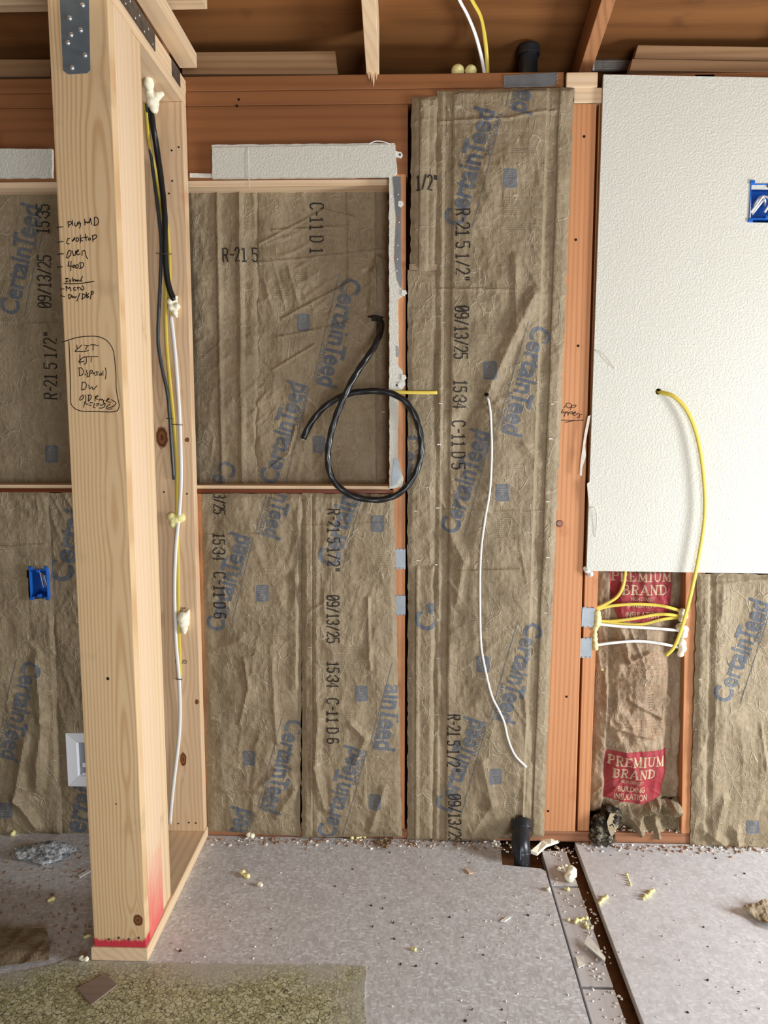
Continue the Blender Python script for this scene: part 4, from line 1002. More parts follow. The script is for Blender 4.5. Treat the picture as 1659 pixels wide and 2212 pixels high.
lb = patch([(1312, 1229), (1380, 1229), (1448, 1229), (1445, 1265), (1440, 1333), (1385, 1337), (1330, 1335), (1318, 1300)], 'red_print')
for t_, q in (('PREMIUM', (1317, 1446, 1231, 1251)), ('BRAND', (1336, 1434, 1259, 1279)), ('HIGH DENSITY', (1356, 1406, 1284, 1292)), ('BUILDING', (1348, 1409, 1295, 1305)), ('INSULATION', (1343, 1414, 1314, 1328))):
    bigword(t_, *q, lb, .012 if t_ != 'HIGH DENSITY' else 0.0)
para(s, e, 1330, 1398, 1430, 1430, 'orange_print'); para(s, e, 1325, 1435, 1432, 1450, 'orange_print', pitch=7)
word(s, e, 'DATE', (1329, 1462), (1350, 1462), M['orange_print']); para(s, e, 1325, 1471, 1440, 1476, 'orange_print', pitch=9); para(s, e, 1320, 1478, 1400, 1480, 'orange_print')
para(s, e, 1345, 1490, 1357, 1530, 'orange_print', pitch=4.5); para(s, e, 1390, 1490, 1402, 1530, 'ink_code', pitch=5.5, thick=.0014)
para(s, e, 1322, 1538, 1436, 1590, 'orange_print', pitch=6.5)
# crumpled skirt of old paper slumped at the bottom of that bay
e, s = batt('slumped crumpled brown paper at the foot of the open bay', [(1300, 1722), (1478, 1716), (1466, 1800), (1322, 1804)], 0.050, seed=77, mat='kraft', low=0.05, cr=0.085, csc=0.05, bulge=0.03, cell=0.004, edge=.006)

# ------------------------------------------------------------------ DRYWALL
# big sheet with its box opening and cable hole
def qmap(quad, Y0, Y1):
    c = [P(x, y, Y0) for x, y in quad]
    def f(a, b, k):
        p = c[0]*(1-a)*(1-b)+c[1]*a*(1-b)+c[2]*a*b+c[3]*(1-a)*b
        return (p[0], Y1 if k else Y0, p[2])
    return f
q4 = [(1304, 161), (1790, 170), (1790, 1241), (1267, 1233)]
qc = [P(x, y, -0.0135) for x, y in q4]
def fr(px, py):
    p = P(px, py, -0.0135); t = (p[2]-qc[0][2])/(qc[3][2]-qc[0][2]); l = qc[0][0]+(qc[3][0]-qc[0][0])*t; r_ = qc[1][0]+(qc[2][0]-qc[1][0])*t
    return ((p[0]-l)/(r_-l), t)
bx0, by0 = fr(1623, 398); bx1, by1 = fr(1697, 472)
dw = holed('drywall_sheet', [0, bx0, bx1, 1], [0, by0, by1, 1], [(bx0, bx1, by0, by1)], qmap(q4, -0.0135, -0.0005), M['drywall'])
hc = P(1421, 846, -0.007)
bm = bmesh.new(); bmesh.ops.create_cone(bm, cap_ends=True, segments=20, radius1=.0095, radius2=.0095, depth=.08)
bmesh.ops.rotate(bm, matrix=Matrix.Rotation(math.pi/2, 3, 'X'), verts=bm.verts); bmesh.ops.translate(bm, vec=tuple(map(float, hc)), verts=bm.verts)
cme = bpy.data.meshes.new('cut'); bm.to_mesh(cme); bm.free(); cut = bpy.data.objects.new('cut', cme); COL.objects.link(cut)
md = dw.modifiers.new('b', 'BOOLEAN'); md.operation = 'DIFFERENCE'; md.object = cut; md.solver = 'EXACT'
bpy.context.view_layer.update(); nme = bpy.data.meshes.new_from_object(dw.evaluated_get(bpy.context.evaluated_depsgraph_get()))
dw.modifiers.clear(); dw.data = nme; bpy.data.objects.remove(cut)
tag(dw, 'large white textured drywall sheet left standing on the studs', 'drywall')
rn = random.Random(5)
def ragged(poly, amp, step, seed):
    rn = random.Random(seed); out = []
    for (a, b) in zip(poly, poly[1:]+poly[:1]):
        L = math.hypot(b[0]-a[0], b[1]-a[1]); n = max(1, int(L/step))
        for i in range(n):
            t = i/n; k = 0 if i == 0 else amp
            out.append((a[0]+(b[0]-a[0])*t+rn.uniform(-k, k), a[1]+(b[1]-a[1])*t+rn.uniform(-k, k)))
    return out
# torn paper edge beside the sheet
for q, lab in (([(1276, 897), (1270, 899), (1262, 940), (1254, 1000), (1252, 1027), (1257, 1028), (1258, 1010), (1266, 985), (1264, 962), (1270, 930)], 'long torn sliver of drywall paper at the sheet edge'),
               ([(1274, 1040), (1268, 1045), (1272, 1090), (1275, 1070)], 'short torn sliver of drywall paper low on the sheet edge')):
    tag(slab('torn_paper', q, -0.016, -0.0150, M['paperback'], None, 0), lab, 'paper')
for i, (pl, lab) in enumerate((([(1283, 756), (1300, 762), (1316, 778), (1330, 797)], 'loose paper thread curling on the upper drywall edge'), ([(1274, 1098), (1283, 1096), (1289, 1110), (1288, 1160)], 'loose paper thread hanging near the lower drywall edge'))):
    tag(ctube('paper_thread', [(x, y, -0.0165-(.004 if 0 < j < 3 else 0)) for j, (x, y) in enumerate(pl)], 0.0016, 0.0006, M['paperback'], seg=6), lab, 'paper')
# strip over the window, its thin upper edge, and its left piece
hs = empty('drywall_strip', P(655, 384, 0), 'white textured drywall strip above the window opening', 'drywall')
slab('board', ragged([(458, 319), (854, 312), (858, 372), (850, 381), (458, 384)], .6, 12, 3), -0.0165, -0.0004, M['drywall'], hs, 0.0006)
slab('cut_edge', ragged([(457, 313), (852, 309), (853, 320), (457, 321)], .8, 15, 4), -0.0110, -0.0004, M['gypsum'], hs, 0)
slab('paper_chip', [(410, 374), (458, 375), (458, 384), (410, 383)], -0.004, -0.0003, M['gypsum'], hs, 0)
bc = slab('torn_chip', ragged([(854, 325), (866, 328), (870, 334), (866, 341), (855, 338)], 1, 4, 5), -0.012, -0.004, M['gypsum'], hs, 0.0004)
disc_nail(P(864, 334, -0.0125), 0.0030, M['marker'], hs, 'y', 'nail_hole', 0.0008)
ls = slab('drywall_strip', ragged([(-160, 321), (112, 321), (112, 383), (-160, 384)], .6, 12, 6), -0.0140, -0.0004, M['drywall'], None, 0.0006)
tag(ls, 'white textured drywall strip left of the new partition', 'drywall')
vs_ = empty('drywall_strip', P(850, 1050, 0), 'narrow upright drywall strip with bare metal corner bead', 'drywall')
slab('board', ragged([(840, 381), (852, 381), (855, 470), (851, 560), (858, 600), (866, 622), (877, 631), (868, 640), (860, 645), (861, 740), (860, 790), (869, 800), (876, 830), (868, 842), (860, 850), (860, 990), (864, 1010), (872, 1035), (868, 1052), (841, 1056)], .9, 9, 8),
     -0.0135, -0.0005, M['drywall'], vs_, 0.0005)
slab('corner_bead', ragged([(848, 380), (866, 382), (866, 555), (868, 600), (866, 622), (858, 604), (853, 562), (857, 470), (851, 420)], .7, 12, 9), -0.0150, -0.0136, M['steel'], vs_, 0.0003)
slab('corner_bead', ragged([(851, 990), (861, 992), (860, 1010), (866, 1020), (858, 1046), (846, 1050), (846, 1030)], .8, 6, 10), -0.0150, -0.0136, M['steel'], vs_, 0.0003)
slab('bead_patch', ragged([(856, 746), (861, 750), (862, 768), (857, 772)], .6, 5, 12), -0.0145, -0.0136, M['steel'], vs_, 0.0002)
for x, y in ((866, 443), (862, 480), (859, 530), (858, 560), (857, 585), (860, 420)): disc_nail(P(x, y, -0.0152), 0.0022, M['gypsum'], vs_, 'y', 'plaster_crumb', 0.002)
disc_nail(P(857, 832, -0.0137), 0.003, M['marker'], vs_, 'y', 'nail_hole', 0.0008)
for x, y in ((866, 440), (873, 632), (872, 815), (866, 832)):
    slab('torn_chip', ragged([(x-5, y-6), (x+4, y-5), (x+6, y+2), (x, y+8), (x-6, y+5)], 1.5, 4, int(x+y)), -0.0165, -0.0137, M['gypsum'], vs_, 0.0005)
tag(ctube('paper_thread', [(535, 316, -.018), (536, 345, -.0195), (537, 378, -.0195), (538, 407, -.017)], 0.0012, 0.0008, M['paperback'], seg=6), 'pale thread hanging over the drywall strip above the window', 'paper')
tag(ctube('paper_thread', [(795, 312, -.016), (810, 305, -.018), (828, 306, -.018), (842, 311, -.016)], 0.0016, 0.0008, M['white_cable'], seg=6), 'thin white paper curl on top of the drywall strip', 'paper')

# ------------------------------------------------------------------ NOTES written on the wood
face = Flat(yF+0.004)
strokes(face, post, (115, 460), 11.06, [
 [(90,345),(235,335)],[(115,700),(240,682)],[(115,985),(248,978)],[(100,1295),(225,1288)],[(170,1825),(262,1815)],[(185,1975),(280,2005)],
 [(355,210),(375,350)],[(355,225),(420,205),(440,250),(375,300)],[(462,175),(470,300)],[(510,240),(525,310),(570,300),(585,230)],[(640,210),(600,230),(610,270),(655,240),(655,300),(630,365)],
 [(755,150),(760,290)],[(760,240),(800,215),(815,245),(850,215),(865,240),(890,130)],[(890,130),(920,275)],[(985,110),(985,295)],[(985,110),(1050,110),(1085,200),(1050,290),(960,295)],
 [(395,610),(350,625),(325,720),(345,740),(390,735)],[(455,680),(520,590),(505,640),(455,680)],[(550,670),(560,600),(600,600),(610,650),(570,680),(550,670)],[(650,530),(655,710)],[(700,590),(650,640),(710,670)],[(775,505),(790,665)],[(725,590),(830,575)],
 [(850,650),(850,610),(890,605),(880,650),(850,650)],[(940,540),(950,690)],[(940,560),(1010,525),(1045,560),(1010,610),(950,640)],
 [(320,1070),(345,960),(385,900),(430,920),(410,1010),(350,1075),(320,1070)],[(460,905),(490,1020),(530,1000),(540,910)],[(530,960),(600,920),(600,880),(560,930),(580,1000),(640,980)],[(690,1020),(700,920),(760,910),(790,1040),(830,1100)],
 [(370,1160),(360,1270)],[(430,1155),(420,1385)],[(350,1270),(470,1275)],[(470,1300),(480,1260),(520,1250),(510,1300),(470,1300)],[(540,1320),(550,1250),(600,1245),(590,1310),(540,1320)],[(640,1200),(660,1330)],[(630,1200),(710,1190),(730,1250),(690,1310),(620,1335)],
 [(290,1570),(370,1565)],[(330,1570),(330,1640)],[(290,1650),(370,1640)],[(430,1600),(390,1610),(420,1640),(400,1660)],[(465,1540),(475,1640)],[(475,1640),(500,1590),(530,1600),(530,1640),(560,1600),(580,1640),(600,1600),(640,1640)],[(705,1515),(660,1600),(660,1630),(690,1620)],[(255,1690),(450,1695),(700,1680),(980,1635)],
 [(310,1750),(320,1860)],[(310,1750),(370,1810),(400,1770),(430,1865)],[(490,1790),(500,1850),(550,1840)],[(490,1800),(530,1780)],[(590,1780),(600,1840)],[(570,1790),(640,1785)],[(670,1790),(660,1830),(710,1840),(740,1800),(700,1740)],
 [(370,1960),(380,2055)],[(360,1960),(410,1950),(440,2000),(380,2055)],[(455,1975),(470,2030),(500,1995),(520,2030),(560,1990)],[(640,1920),(565,2110)],[(710,1930),(690,2065)],[(700,1930),(770,1960),(760,2010),(690,2065)],[(790,1900),(800,2020)],[(850,1930),(810,1970),(850,2000),(810,2030)],[(920,1880),(885,2060)],[(900,1900),(940,1870),(965,1910),(900,1970)]], 0.0022)
strokes(face, post, (125, 710), 11.06, [
 [(100,325),(300,260),(500,205),(800,180),(1000,200),(1150,270),(1260,390),(1330,540),(1360,750),(1390,1100),(1395,1400),(1430,1650),(1465,1800),(1455,1900),(1400,1970),(1250,1990),(900,1980),(600,1975),(430,1920),(330,1820),(300,1680),(300,1300),(290,900),(285,600),(265,290)],
 [(455,390),(465,480)],[(580,390),(500,460),(420,530),(430,545),(650,545),(735,520)],[(640,395),(750,410)],[(705,410),(665,510)],[(780,390),(870,385),(970,410)],[(850,400),(840,520)],
 [(525,620),(530,855)],[(960,668),(800,670),(660,675),(590,700),(500,800),(630,780)],[(680,690),(680,820),(620,850)],[(800,690),(795,800)],
 [(510,945),(520,1120)],[(490,940),(570,940),(615,1020),(590,1100),(510,1130)],[(655,1080),(655,1110)],[(690,990),(690,1040),(720,1070),(690,1100),(730,1140),(690,1155)],[(770,1010),(755,1155)],[(770,1020),(810,990),(830,1030),(780,1080)],[(850,1050),(840,1080),(880,1080),(870,1050)],[(980,1040),(910,1030),(950,1090),(890,1120)],[(990,1110),(1040,1060),(1040,1110),(990,1110)],[(1080,1010),(1080,1115)],[(1140,935),(1155,1050),(1140,1200)],
 [(590,1285),(570,1460)],[(580,1285),(650,1285),(690,1350),(650,1440),(570,1465)],[(740,1345),(760,1440),(820,1390),(840,1455),(880,1430),(940,1360)],
 [(600,1590),(540,1640),(525,1710),(590,1680),(625,1610),(600,1590)],[(670,1590),(670,1740)],[(740,1600),(730,1730)],[(720,1590),(790,1590),(800,1650),(730,1735)],[(900,1620),(890,1730)],[(890,1620),(970,1600),(900,1660),(960,1690)],[(990,1720),(1010,1680),(1040,1710),(1060,1680),(1090,1730),(1110,1700),(1090,1760),(1150,1800)],[(1150,1730),(1230,1680),(1200,1670),(1170,1740),(1270,1760)],
 [(650,1740),(620,1880)],[(650,1750),(690,1810),(730,1790)],[(740,1830),(800,1830)],[(770,1770),(840,1770)],[(880,1790),(850,1880),(900,1890)],[(920,1850),(980,1800),(960,1780),(920,1800)],[(1010,1820),(1060,1830),(1100,1790)],[(1100,1790),(1130,1830),(1080,1890),(1000,1900)],
 [(1280,1695),(1380,1760),(1390,1800),(1320,1860),(1210,1890)],[(1250,1800),(1160,1880),(1200,1920),(1300,1915)]], 0.0020)
sface = Flat(0.0)
hw = strokes(sface, wall, (1190, 850), 16.59, [
 [(540,380),(600,345),(680,360),(740,410),(700,500),(600,515),(570,450)],[(560,400),(470,520)],[(750,440),(700,580)],[(750,430),(880,415),(900,450),(850,490),(750,500)],
 [(440,580),(380,660),(390,705),(470,670),(510,660)],[(520,670),(480,820)],[(520,680),(590,650),(600,700),(540,710)],[(640,680),(610,790)],[(650,690),(730,650),(770,660),(760,730),(680,710)],
 [(800,740),(870,690),(890,660),(830,680),(790,750),(830,790),(900,760),(950,720),(1000,730)],[(1110,760),(1030,750),(1030,850),(950,855)],[(255,955),(600,955),(850,970),(1170,950)],[(510,1035),(850,975)]], 0.0020)
fface = Flat(-0.0405)
word(fface, part, '694', (388, 1315), (401, 1314), M['ink_code'], name='grade_stamp')
word(fface, part, 'STUD', (378, 1429), (404, 1429), M['ink_code'], name='grade_stamp')

# ------------------------------------------------------------------ CABLES
def cable(name, pl, rx, ry, mat, label, **kw):
    o = ctube(name, pl, rx, ry, M[mat], None, **kw); tag(o, label, 'cable'); return o
yc_ = -0.0405
cable('black_cable', [(325, 224, -.16), (330, 270, -.10), (337, 310, -.075), (349, 395, yc_-.020), (356, 470, yc_-.020), (357, 555, yc_-.018), (364, 615, yc_-.014), (376, 650, yc_-.011)], 0.0088, 0.0082, 'black_cable',
      'thick black cable on the partition wall stud between two foam plugs', twist=30, lobes=3, lob=.05, seg=14)
cable('grey_cable', [(317, 226, -.16), (321, 290, -.075), (331, 370, yc_-.007), (341, 450, yc_-.007), (348, 520, yc_-.0065), (347, 590, yc_-.006), (343, 680, yc_-.006), (342, 740, yc_-.006), (350, 795, yc_-.006), (362, 850, yc_-.006), (367, 905, yc_-.006), (371, 965, yc_-.006), (376, 1036, yc_-.005)], 0.0052, 0.0052, 'grey_cable',
      'slim dark grey cable snaking down the partition wall stud', seg=12, twist=60, lobes=2, lob=.06)
cable('yellow_cable', [(314, 225, -.16), (321, 300, -.075), (335, 370, yc_-.004), (348, 440, yc_-.004), (356, 520, yc_-.004), (358, 600, yc_-.004), (358, 690, yc_-.004), (361, 760, yc_-.004), (369, 845, yc_-.004), (377, 925, yc_-.004), (382, 1000, yc_-.004), (382, 1100, yc_-.005), (384, 1190, yc_-.004), (385, 1290, yc_-.004), (386, 1360, yc_-.004), (388, 1420, yc_-.004), (389, 1466, yc_-.004)], 0.0058, 0.0028, 'yellow_cable',
      'long flat yellow cable running down the partition wall stud')
cable('yellow_cable', [(361, 480, yc_-.003), (366, 540, yc_-.003), (367, 600, yc_-.003), (366, 650, yc_-.003), (372, 700, yc_-.003)], 0.0040, 0.0025, 'yellow_cable', 'short pale yellow cable beside the thick black cable on the stud')
cable('white_cable', [(369, 680, yc_-.004), (376, 740, yc_-.004), (382, 810, yc_-.004), (387, 885, yc_-.005), (390, 960, yc_-.007), (391, 1040, yc_-.009), (387, 1110, yc_-.012), (380, 1180, yc_-.010), (377, 1260, yc_-.008), (378, 1330, yc_-.008), (381, 1400, yc_-.009), (387, 1470, yc_-.010), (389, 1540, yc_-.007), (386, 1600, yc_-.006), (379, 1660, yc_-.006), (372, 1720, yc_-.006), (367, 1780, yc_-.006)], 0.0058, 0.0032, 'white_cable',
      'long white cable hanging down the partition wall stud')
def cstaple(x0, y0, x1, y1, lab, dz=0.018):
    o = ctube('cable_staple', [(x0-1, y0, yc_+.002), (x0, y0, yc_-dz*.7), ((x0+x1)/2, (y0+y1)/2, yc_-dz), (x1, y1, yc_-dz*.7), (x1+1, y1, yc_+.002)], 0.0013, 0.0013, M['dark_steel'], None, seg=6)
    tag(o, lab, 'staple')
cstaple(339, 547, 369, 549, 'cable staple over the thick black cable', .03); cstaple(360, 904, 374, 905, 'cable staple over the slim grey cable', .013); cstaple(374, 917, 393, 918, 'cable staple over the white cable near a knot', .012); cstaple(381, 1467, 392, 1468, 'cable staple at the lower end of the yellow cable', .016)
lp = [(800, 687, .080), (818, 689, .066), (824, 706, .040), (818, 728, .012), (804, 756, -.018), (782, 788, -.042), (762, 820, -.060), (742, 860, -.066), (724, 905, -.060), (712, 950, -.055), (708, 990, -.052), (714, 1025, -.050), (732, 1052, -.048), (765, 1072, -.046), (808, 1080, -.044), (848, 1073, -.042),
      (880, 1050, -.040), (901, 1014, -.038), (910, 972, -.037), (906, 928, -.036), (892, 890, -.036), (868, 861, -.036), (834, 847, -.035), (792, 845, -.034), (752, 851, -.032), (716, 868, -.030), (690, 890, -.030), (668, 920, -.032), (655, 948, -.034)]
o = cable('black_cable', lp, 0.0098, 0.0098, 'black_cable', 'thick black cable coiled in a loop below the window slit', twist=38, lobes=3, lob=.09, seg=18, n=8)
ctube('cut_end', [(656, 946, -.034), (654, 950, -.0342)], 0.0072, 0.0072, M['bare'], o, seg=10)
cable('yellow_cable', [(826, 845, .01), (833, 846, -.019), (860, 847, -.021), (900, 848, -.020), (938, 848, -.016), (944, 848, -.010)], 0.0056, 0.0026, 'yellow_cable', 'short yellow cable stretched across the narrow kraft strip')
cable('white_wire', [(1046, 852, -.010), (1052, 856, -.026), (1058, 880, -.036), (1061, 920, -.038), (1062, 985, -.037), (1058, 1060, -.036), (1048, 1120, -.036), (1040, 1180, -.038), (1037, 1240, -.038), (1037, 1310, -.038), (1039, 1390, -.036), (1048, 1445, -.036), (1062, 1502, -.036), (1077, 1533, -.036), (1089, 1560, -.036), (1098, 1598, -.036), (1113, 1632, -.035), (1137, 1657, -.034)], 0.0036, 0.0030, 'white_cable',
      'thin white wire hanging from a slit in the tall kraft batt')
cable('yellow_cable', [(1418, 846, .02), (1424, 847, -.010), (1434, 849, -.020), (1455, 856, -.030), (1478, 878, -.034), (1496, 912, -.034), (1510, 960, -.034), (1519, 1020, -.034), (1523, 1080, -.034), (1521, 1130, -.034), (1512, 1190, -.034), (1500, 1250, -.034), (1486, 1310, -.032), (1471, 1362, -.028), (1456, 1398, -.022), (1438, 1417, -.014)], 0.0062, 0.0030, 'yellow_cable',
      'yellow cable arching out of the hole in the white drywall sheet')
bayY = .012
for pl, mt, lab in (([(1352, 1222, .030), (1347, 1262, bayY), (1334, 1288, bayY), (1310, 1304, bayY), (1285, 1315, bayY)], 'yellow_cable', 'yellow cable dropping from behind the drywall into the open bay'),
                    ([(1285, 1318, bayY), (1320, 1309, bayY), (1375, 1305, bayY-.006), (1430, 1309, bayY-.006), (1474, 1321, bayY)], 'yellow_cable', 'topmost yellow cable crossing the open bay'),
                    ([(1285, 1341, bayY), (1320, 1342, bayY), (1370, 1336, bayY-.008), (1425, 1327, bayY-.008), (1474, 1331, bayY)], 'yellow_cable', 'middle yellow cable crossing the open bay'),
                    ([(1285, 1342, bayY+.004), (1340, 1348, bayY), (1385, 1349, bayY), (1430, 1338, bayY), (1474, 1333, bayY+.004)], 'yellow_cable', 'lowest yellow cable crossing the open bay'),
                    ([(1285, 1347, bayY-.004), (1340, 1353, bayY-.010), (1410, 1357, bayY-.010), (1476, 1363, bayY)], 'white_cable', 'upper white cable crossing the open bay'),
                    ([(1280, 1395, bayY), (1320, 1389, bayY-.008), (1375, 1385, bayY-.010), (1420, 1389, bayY-.008), (1474, 1400, bayY)], 'white_cable', 'lower white cable crossing the open bay')):
    cable(mt, pl, 0.0054 if mt == 'yellow_cable' else 0.0048, 0.0030, mt, lab, hint=(0, 1, 0))
cable('white_cable', [(985, -18, -.17), (995, 5, -.135), (1010, 33, -.085), (1026, 72, -.02), (1038, 115, .03), (1045, 150, .05), (1046, 163, .055)], 0.0055, 0.0030, 'white_cable', 'white cable rising from the top plate into the roof')
cable('yellow_cable', [(1010, -18, -.17), (1022, 5, -.135), (1038, 35, -.085), (1046, 72, -.02), (1051, 115, .03), (1053, 150, .05), (1053, 163, .055)], 0.0062, 0.0030, 'yellow_cable', 'yellow cable rising from the top plate into the roof')

# ------------------------------------------------------------------ SPRAY FOAM
def foam(label, balls, mat='foam', name='spray_foam', group=None, vox=0.0028, noise=.12, cat='foam'):
    """balls = (x, y, z, r): fused lumps of cured foam"""
    bm = bmesh.new(); rnd = random.Random(int(abs(balls[0][0])*10000+len(balls)))
    for (x, y, z, r) in balls:
        g = bmesh.ops.create_icosphere(bm, subdivisions=2, radius=r)
        for v in g['verts']:
            v.co *= 1+rnd.uniform(-noise, noise)*.6; v.co.z *= rnd.uniform(.95, 1.08)
        bmesh.ops.translate(bm, vec=(x, y, z), verts=g['verts'])
    me = bpy.data.meshes.new(name); bm.to_mesh(me); bm.free()
    o = link_me(name, me, M[mat])
    rm = o.modifiers.new('fuse', 'REMESH'); rm.mode = 'VOXEL'; rm.voxel_size = vox; rm.use_smooth_shade = True
    sm = o.modifiers.new('soft', 'SMOOTH'); sm.iterations = 3; sm.factor = .5
    tag(o, label, cat, group); return o
def pb(lst, Y, sc=None):                        # (px, py, r px) on plane Y -> balls
    out = []
    for q in lst:
        x, y, r = q[:3]; yy = q[3] if len(q) > 3 else Y
        c = P(x, y, yy); k = (P(x+1, y, yy)-c)[0]; out.append((c[0], c[1], c[2], r*k))
    return out
yf0 = F(322, 182, zc-.010)[1]
foam('white foam plug around the cables under the partition top plate', pb([(322, 182, 12, yf0), (323, 197, 10, yf0+.015), (326, 210, 11, yf0+.02), (330, 223, 14, yf0+.02), (333, 235, 10, yf0+.02), (341, 208, 9, yf0+.02), (349, 203, 6, yf0+.02), (321, 173, 9, yf0-.01)], yf0))
foam('white foam plug at the lower end of the thick black cable', pb([(368, 652, 8), (378, 648, 6), (382, 662, 8), (371, 665, 9), (378, 675, 7), (381, 683, 4), (381, 641, 4)], yc_-.009))
foam('flattened yellow foam plug behind the white cable on the stud', pb([(371, 1116, 11, yc_-.002), (376, 1122, 12, yc_-.002), (390, 1118, 11, yc_-.002), (374, 1132, 9, yc_-.002), (383, 1121, 12, yc_-.001)], yc_), 'foam_y')
foam('white foam blob with a curled tip low on the partition stud', pb([(396, 1334, 14), (397, 1345, 13), (398, 1358, 8), (398, 1366, 5), (405, 1325, 6), (408, 1318, 3)], yc_-.010))
foam('left yellow foam ball on the top plate beside the roof cables', pb([(989, 154, 15, .03)], .03), 'foam_y', noise=.03)
foam('right yellow foam ball on the top plate beside the roof cables', pb([(1017, 154, 13.5, .03)], .03), 'foam_y', noise=.03)
foam('yellow foam plug sealing the cables at the open bay stud', pb([(1290, 1324, 8), (1291, 1335, 9), (1290, 1347, 9), (1286, 1357, 7), (1285, 1370, 6), (1285, 1380, 7), (1286, 1392, 7), (1287, 1400, 6)], .006), 'foam_y')
foam('upper cream foam lump on the thin stud of the open bay', pb([(1474, 1322, 9), (1478, 1330, 9), (1472, 1336, 8)], .008))
foam('middle cream foam lump on the thin stud of the open bay', pb([(1470, 1353, 9), (1479, 1358, 9), (1476, 1370, 10), (1465, 1354, 6)], .006))
foam('lowest cream foam lump on the thin stud of the open bay', pb([(1473, 1388, 10), (1474, 1400, 10), (1470, 1412, 8)], .006))
foam('small yellow foam drip on the old batt flange', pb([(1301, 1446, 5), (1301, 1452, 4), (1299, 1438, 3)], .040), 'foam_y', vox=.0016)
foam('crumbly white plaster lump at the lower corner of the drywall sheet', pb([(1268, 1232, 7), (1275, 1240, 7), (1263, 1227, 4)], -.006), 'gypsum', noise=.35, vox=.002, name='plaster_lump', cat='plaster')

# ------------------------------------------------------------------ ELECTRICAL BOXES
def ebox(label, x0, y0, x1, y1, Yf, depth=0.07):
    a = P(x0, y0, Yf); b = P(x1, y1, Yf); xa, za, xb, zb = a[0], a[2], b[0], b[2]; t = 0.0028
    e = empty('electrical_box', ((xa+xb)/2, Yf, zb), label, 'electrical box')
    box('side_wall', (xa, Yf, zb), (xa+t, Yf+depth, za), M['blue'], e, .0006); box('side_wall', (xb-t, Yf, zb), (xb, Yf+depth, za), M['blue'], e, .0006)
    box('end_wall', (xa+t, Yf, za-t), (xb-t, Yf+depth, za), M['blue'], e, .0006); box('end_wall', (xa+t, Yf, zb), (xb-t, Yf+depth, zb+t), M['blue'], e, .0006)
    box('back', (xa+t, Yf+depth-t, zb+t), (xb-t, Yf+depth, za-t), M['blue'], e, 0)
    for xx in ((xa+xb)/2,):
        for zz in (za-.006, zb+.006): box('screw_boss', (xx-.006, Yf-.001, zz-.005), (xx+.006, Yf+.02, zz+.005), M['blue'], e, .002)
    for xx in (xa+.004, xb-.004):
        for zz in (za+.004, zb-.004): box('mounting_ear', (xx-.006, Yf-.002, zz-.005), (xx+.008, Yf+.004, zz+.006), M['blue'], e, .002)
    return e, (xa, xb, za, zb)
e, (xa, xb, za, zb) = ebox('blue electrical box set into the shaded kraft batt left of the partition', 62, 1230, 104, 1291, -0.020)
for i, (u, v0, v1) in enumerate(((.45, .85, .3), (.58, .8, .3), (.68, .75, .28))):
    X = xa+(xb-xa)*u
    tube('wire', [(X, .035, zb+(za-zb)*.5), (X-.004, .008, zb+(za-zb)*v0), (X+.004, -.004, zb+(za-zb)*(v0-.12)), (X+.005, .008, zb+(za-zb)*v1)], .0016, .0016, M['white_cable' if i != 1 else 'bare'], e, seg=6)
e, (xa, xb, za, zb) = ebox('blue electrical box set into the white drywall sheet', 1622, 397, 1698, 473, -0.0165)
for i, (pts) in enumerate((((.10, .22, -.004), (.28, .52, -.008), (.42, .68, 0.0), (.55, .6, .03)), ((.16, .18, .004), (.34, .46, 0), (.48, .60, .004), (.6, .5, .03)), ((.46, .22, -.004), (.56, .45, -.010), (.52, .64, -.006), (.36, .68, .008), (.3, .5, .035)))):
    tube('wire', [(xa+(xb-xa)*u, y, zb+(za-zb)*v) for u, v, y in pts], .0034, .0034, M['white_cable'], e, seg=8)
# white recessed wall box low behind the partition
a = P(141, 1584, -.016); b = P(236, 1700, -.016); xa, za, xb, zb = a[0], a[2], b[0], b[2]; t = .034
e = empty('recessed_outlet_frame', ((xa+xb)/2, -.016, zb), 'white plastic recessed outlet frame half hidden by the front stud', 'outlet')
def mitre(name, o4, i4):
    v = [(x, -.016, z) for x, z in o4]+[(x, -.012, z) for x, z in i4]+[(x, -.001, z) for x, z in o4]+[(x, .02, z) for x, z in i4]
    # trapezoid piece with sloping inner lip
    return bevel_me(name, [v[0], v[1], v[3], v[2], v[4], v[5], v[7], v[6]], [(0,1,2,3), (4,7,6,5), (0,4,5,1), (1,5,6,2), (2,6,7,3), (3,7,4,0)], M['white_plastic'], e, .0008)
O4 = [(xa, za), (xb, za), (xb, zb), (xa, zb)]; I4 = [(xa+t, za-t), (xb-t, za-t), (xb-t, zb+t), (xa+t, zb+t)]
for i in range(4):
    j = (i+1) % 4
    mitre('frame_side', [O4[i], O4[j]], [I4[i], I4[j]])
bk = box('back_panel', (xa+t*.8, .006, zb+t*.8), (xb-t*.8, .010, za-t*.8), plain('grey_plastic', '8f9296', .5), e, .0005)  # recessed panel in one even grey
for k in range(2):
    q = P(186, 1652+k*22, .005); box('outlet', (q[0]-.012, .002, q[2]-.008), (q[0]+.02, .006, q[2]+.008), M['white_plastic'], e, .002)

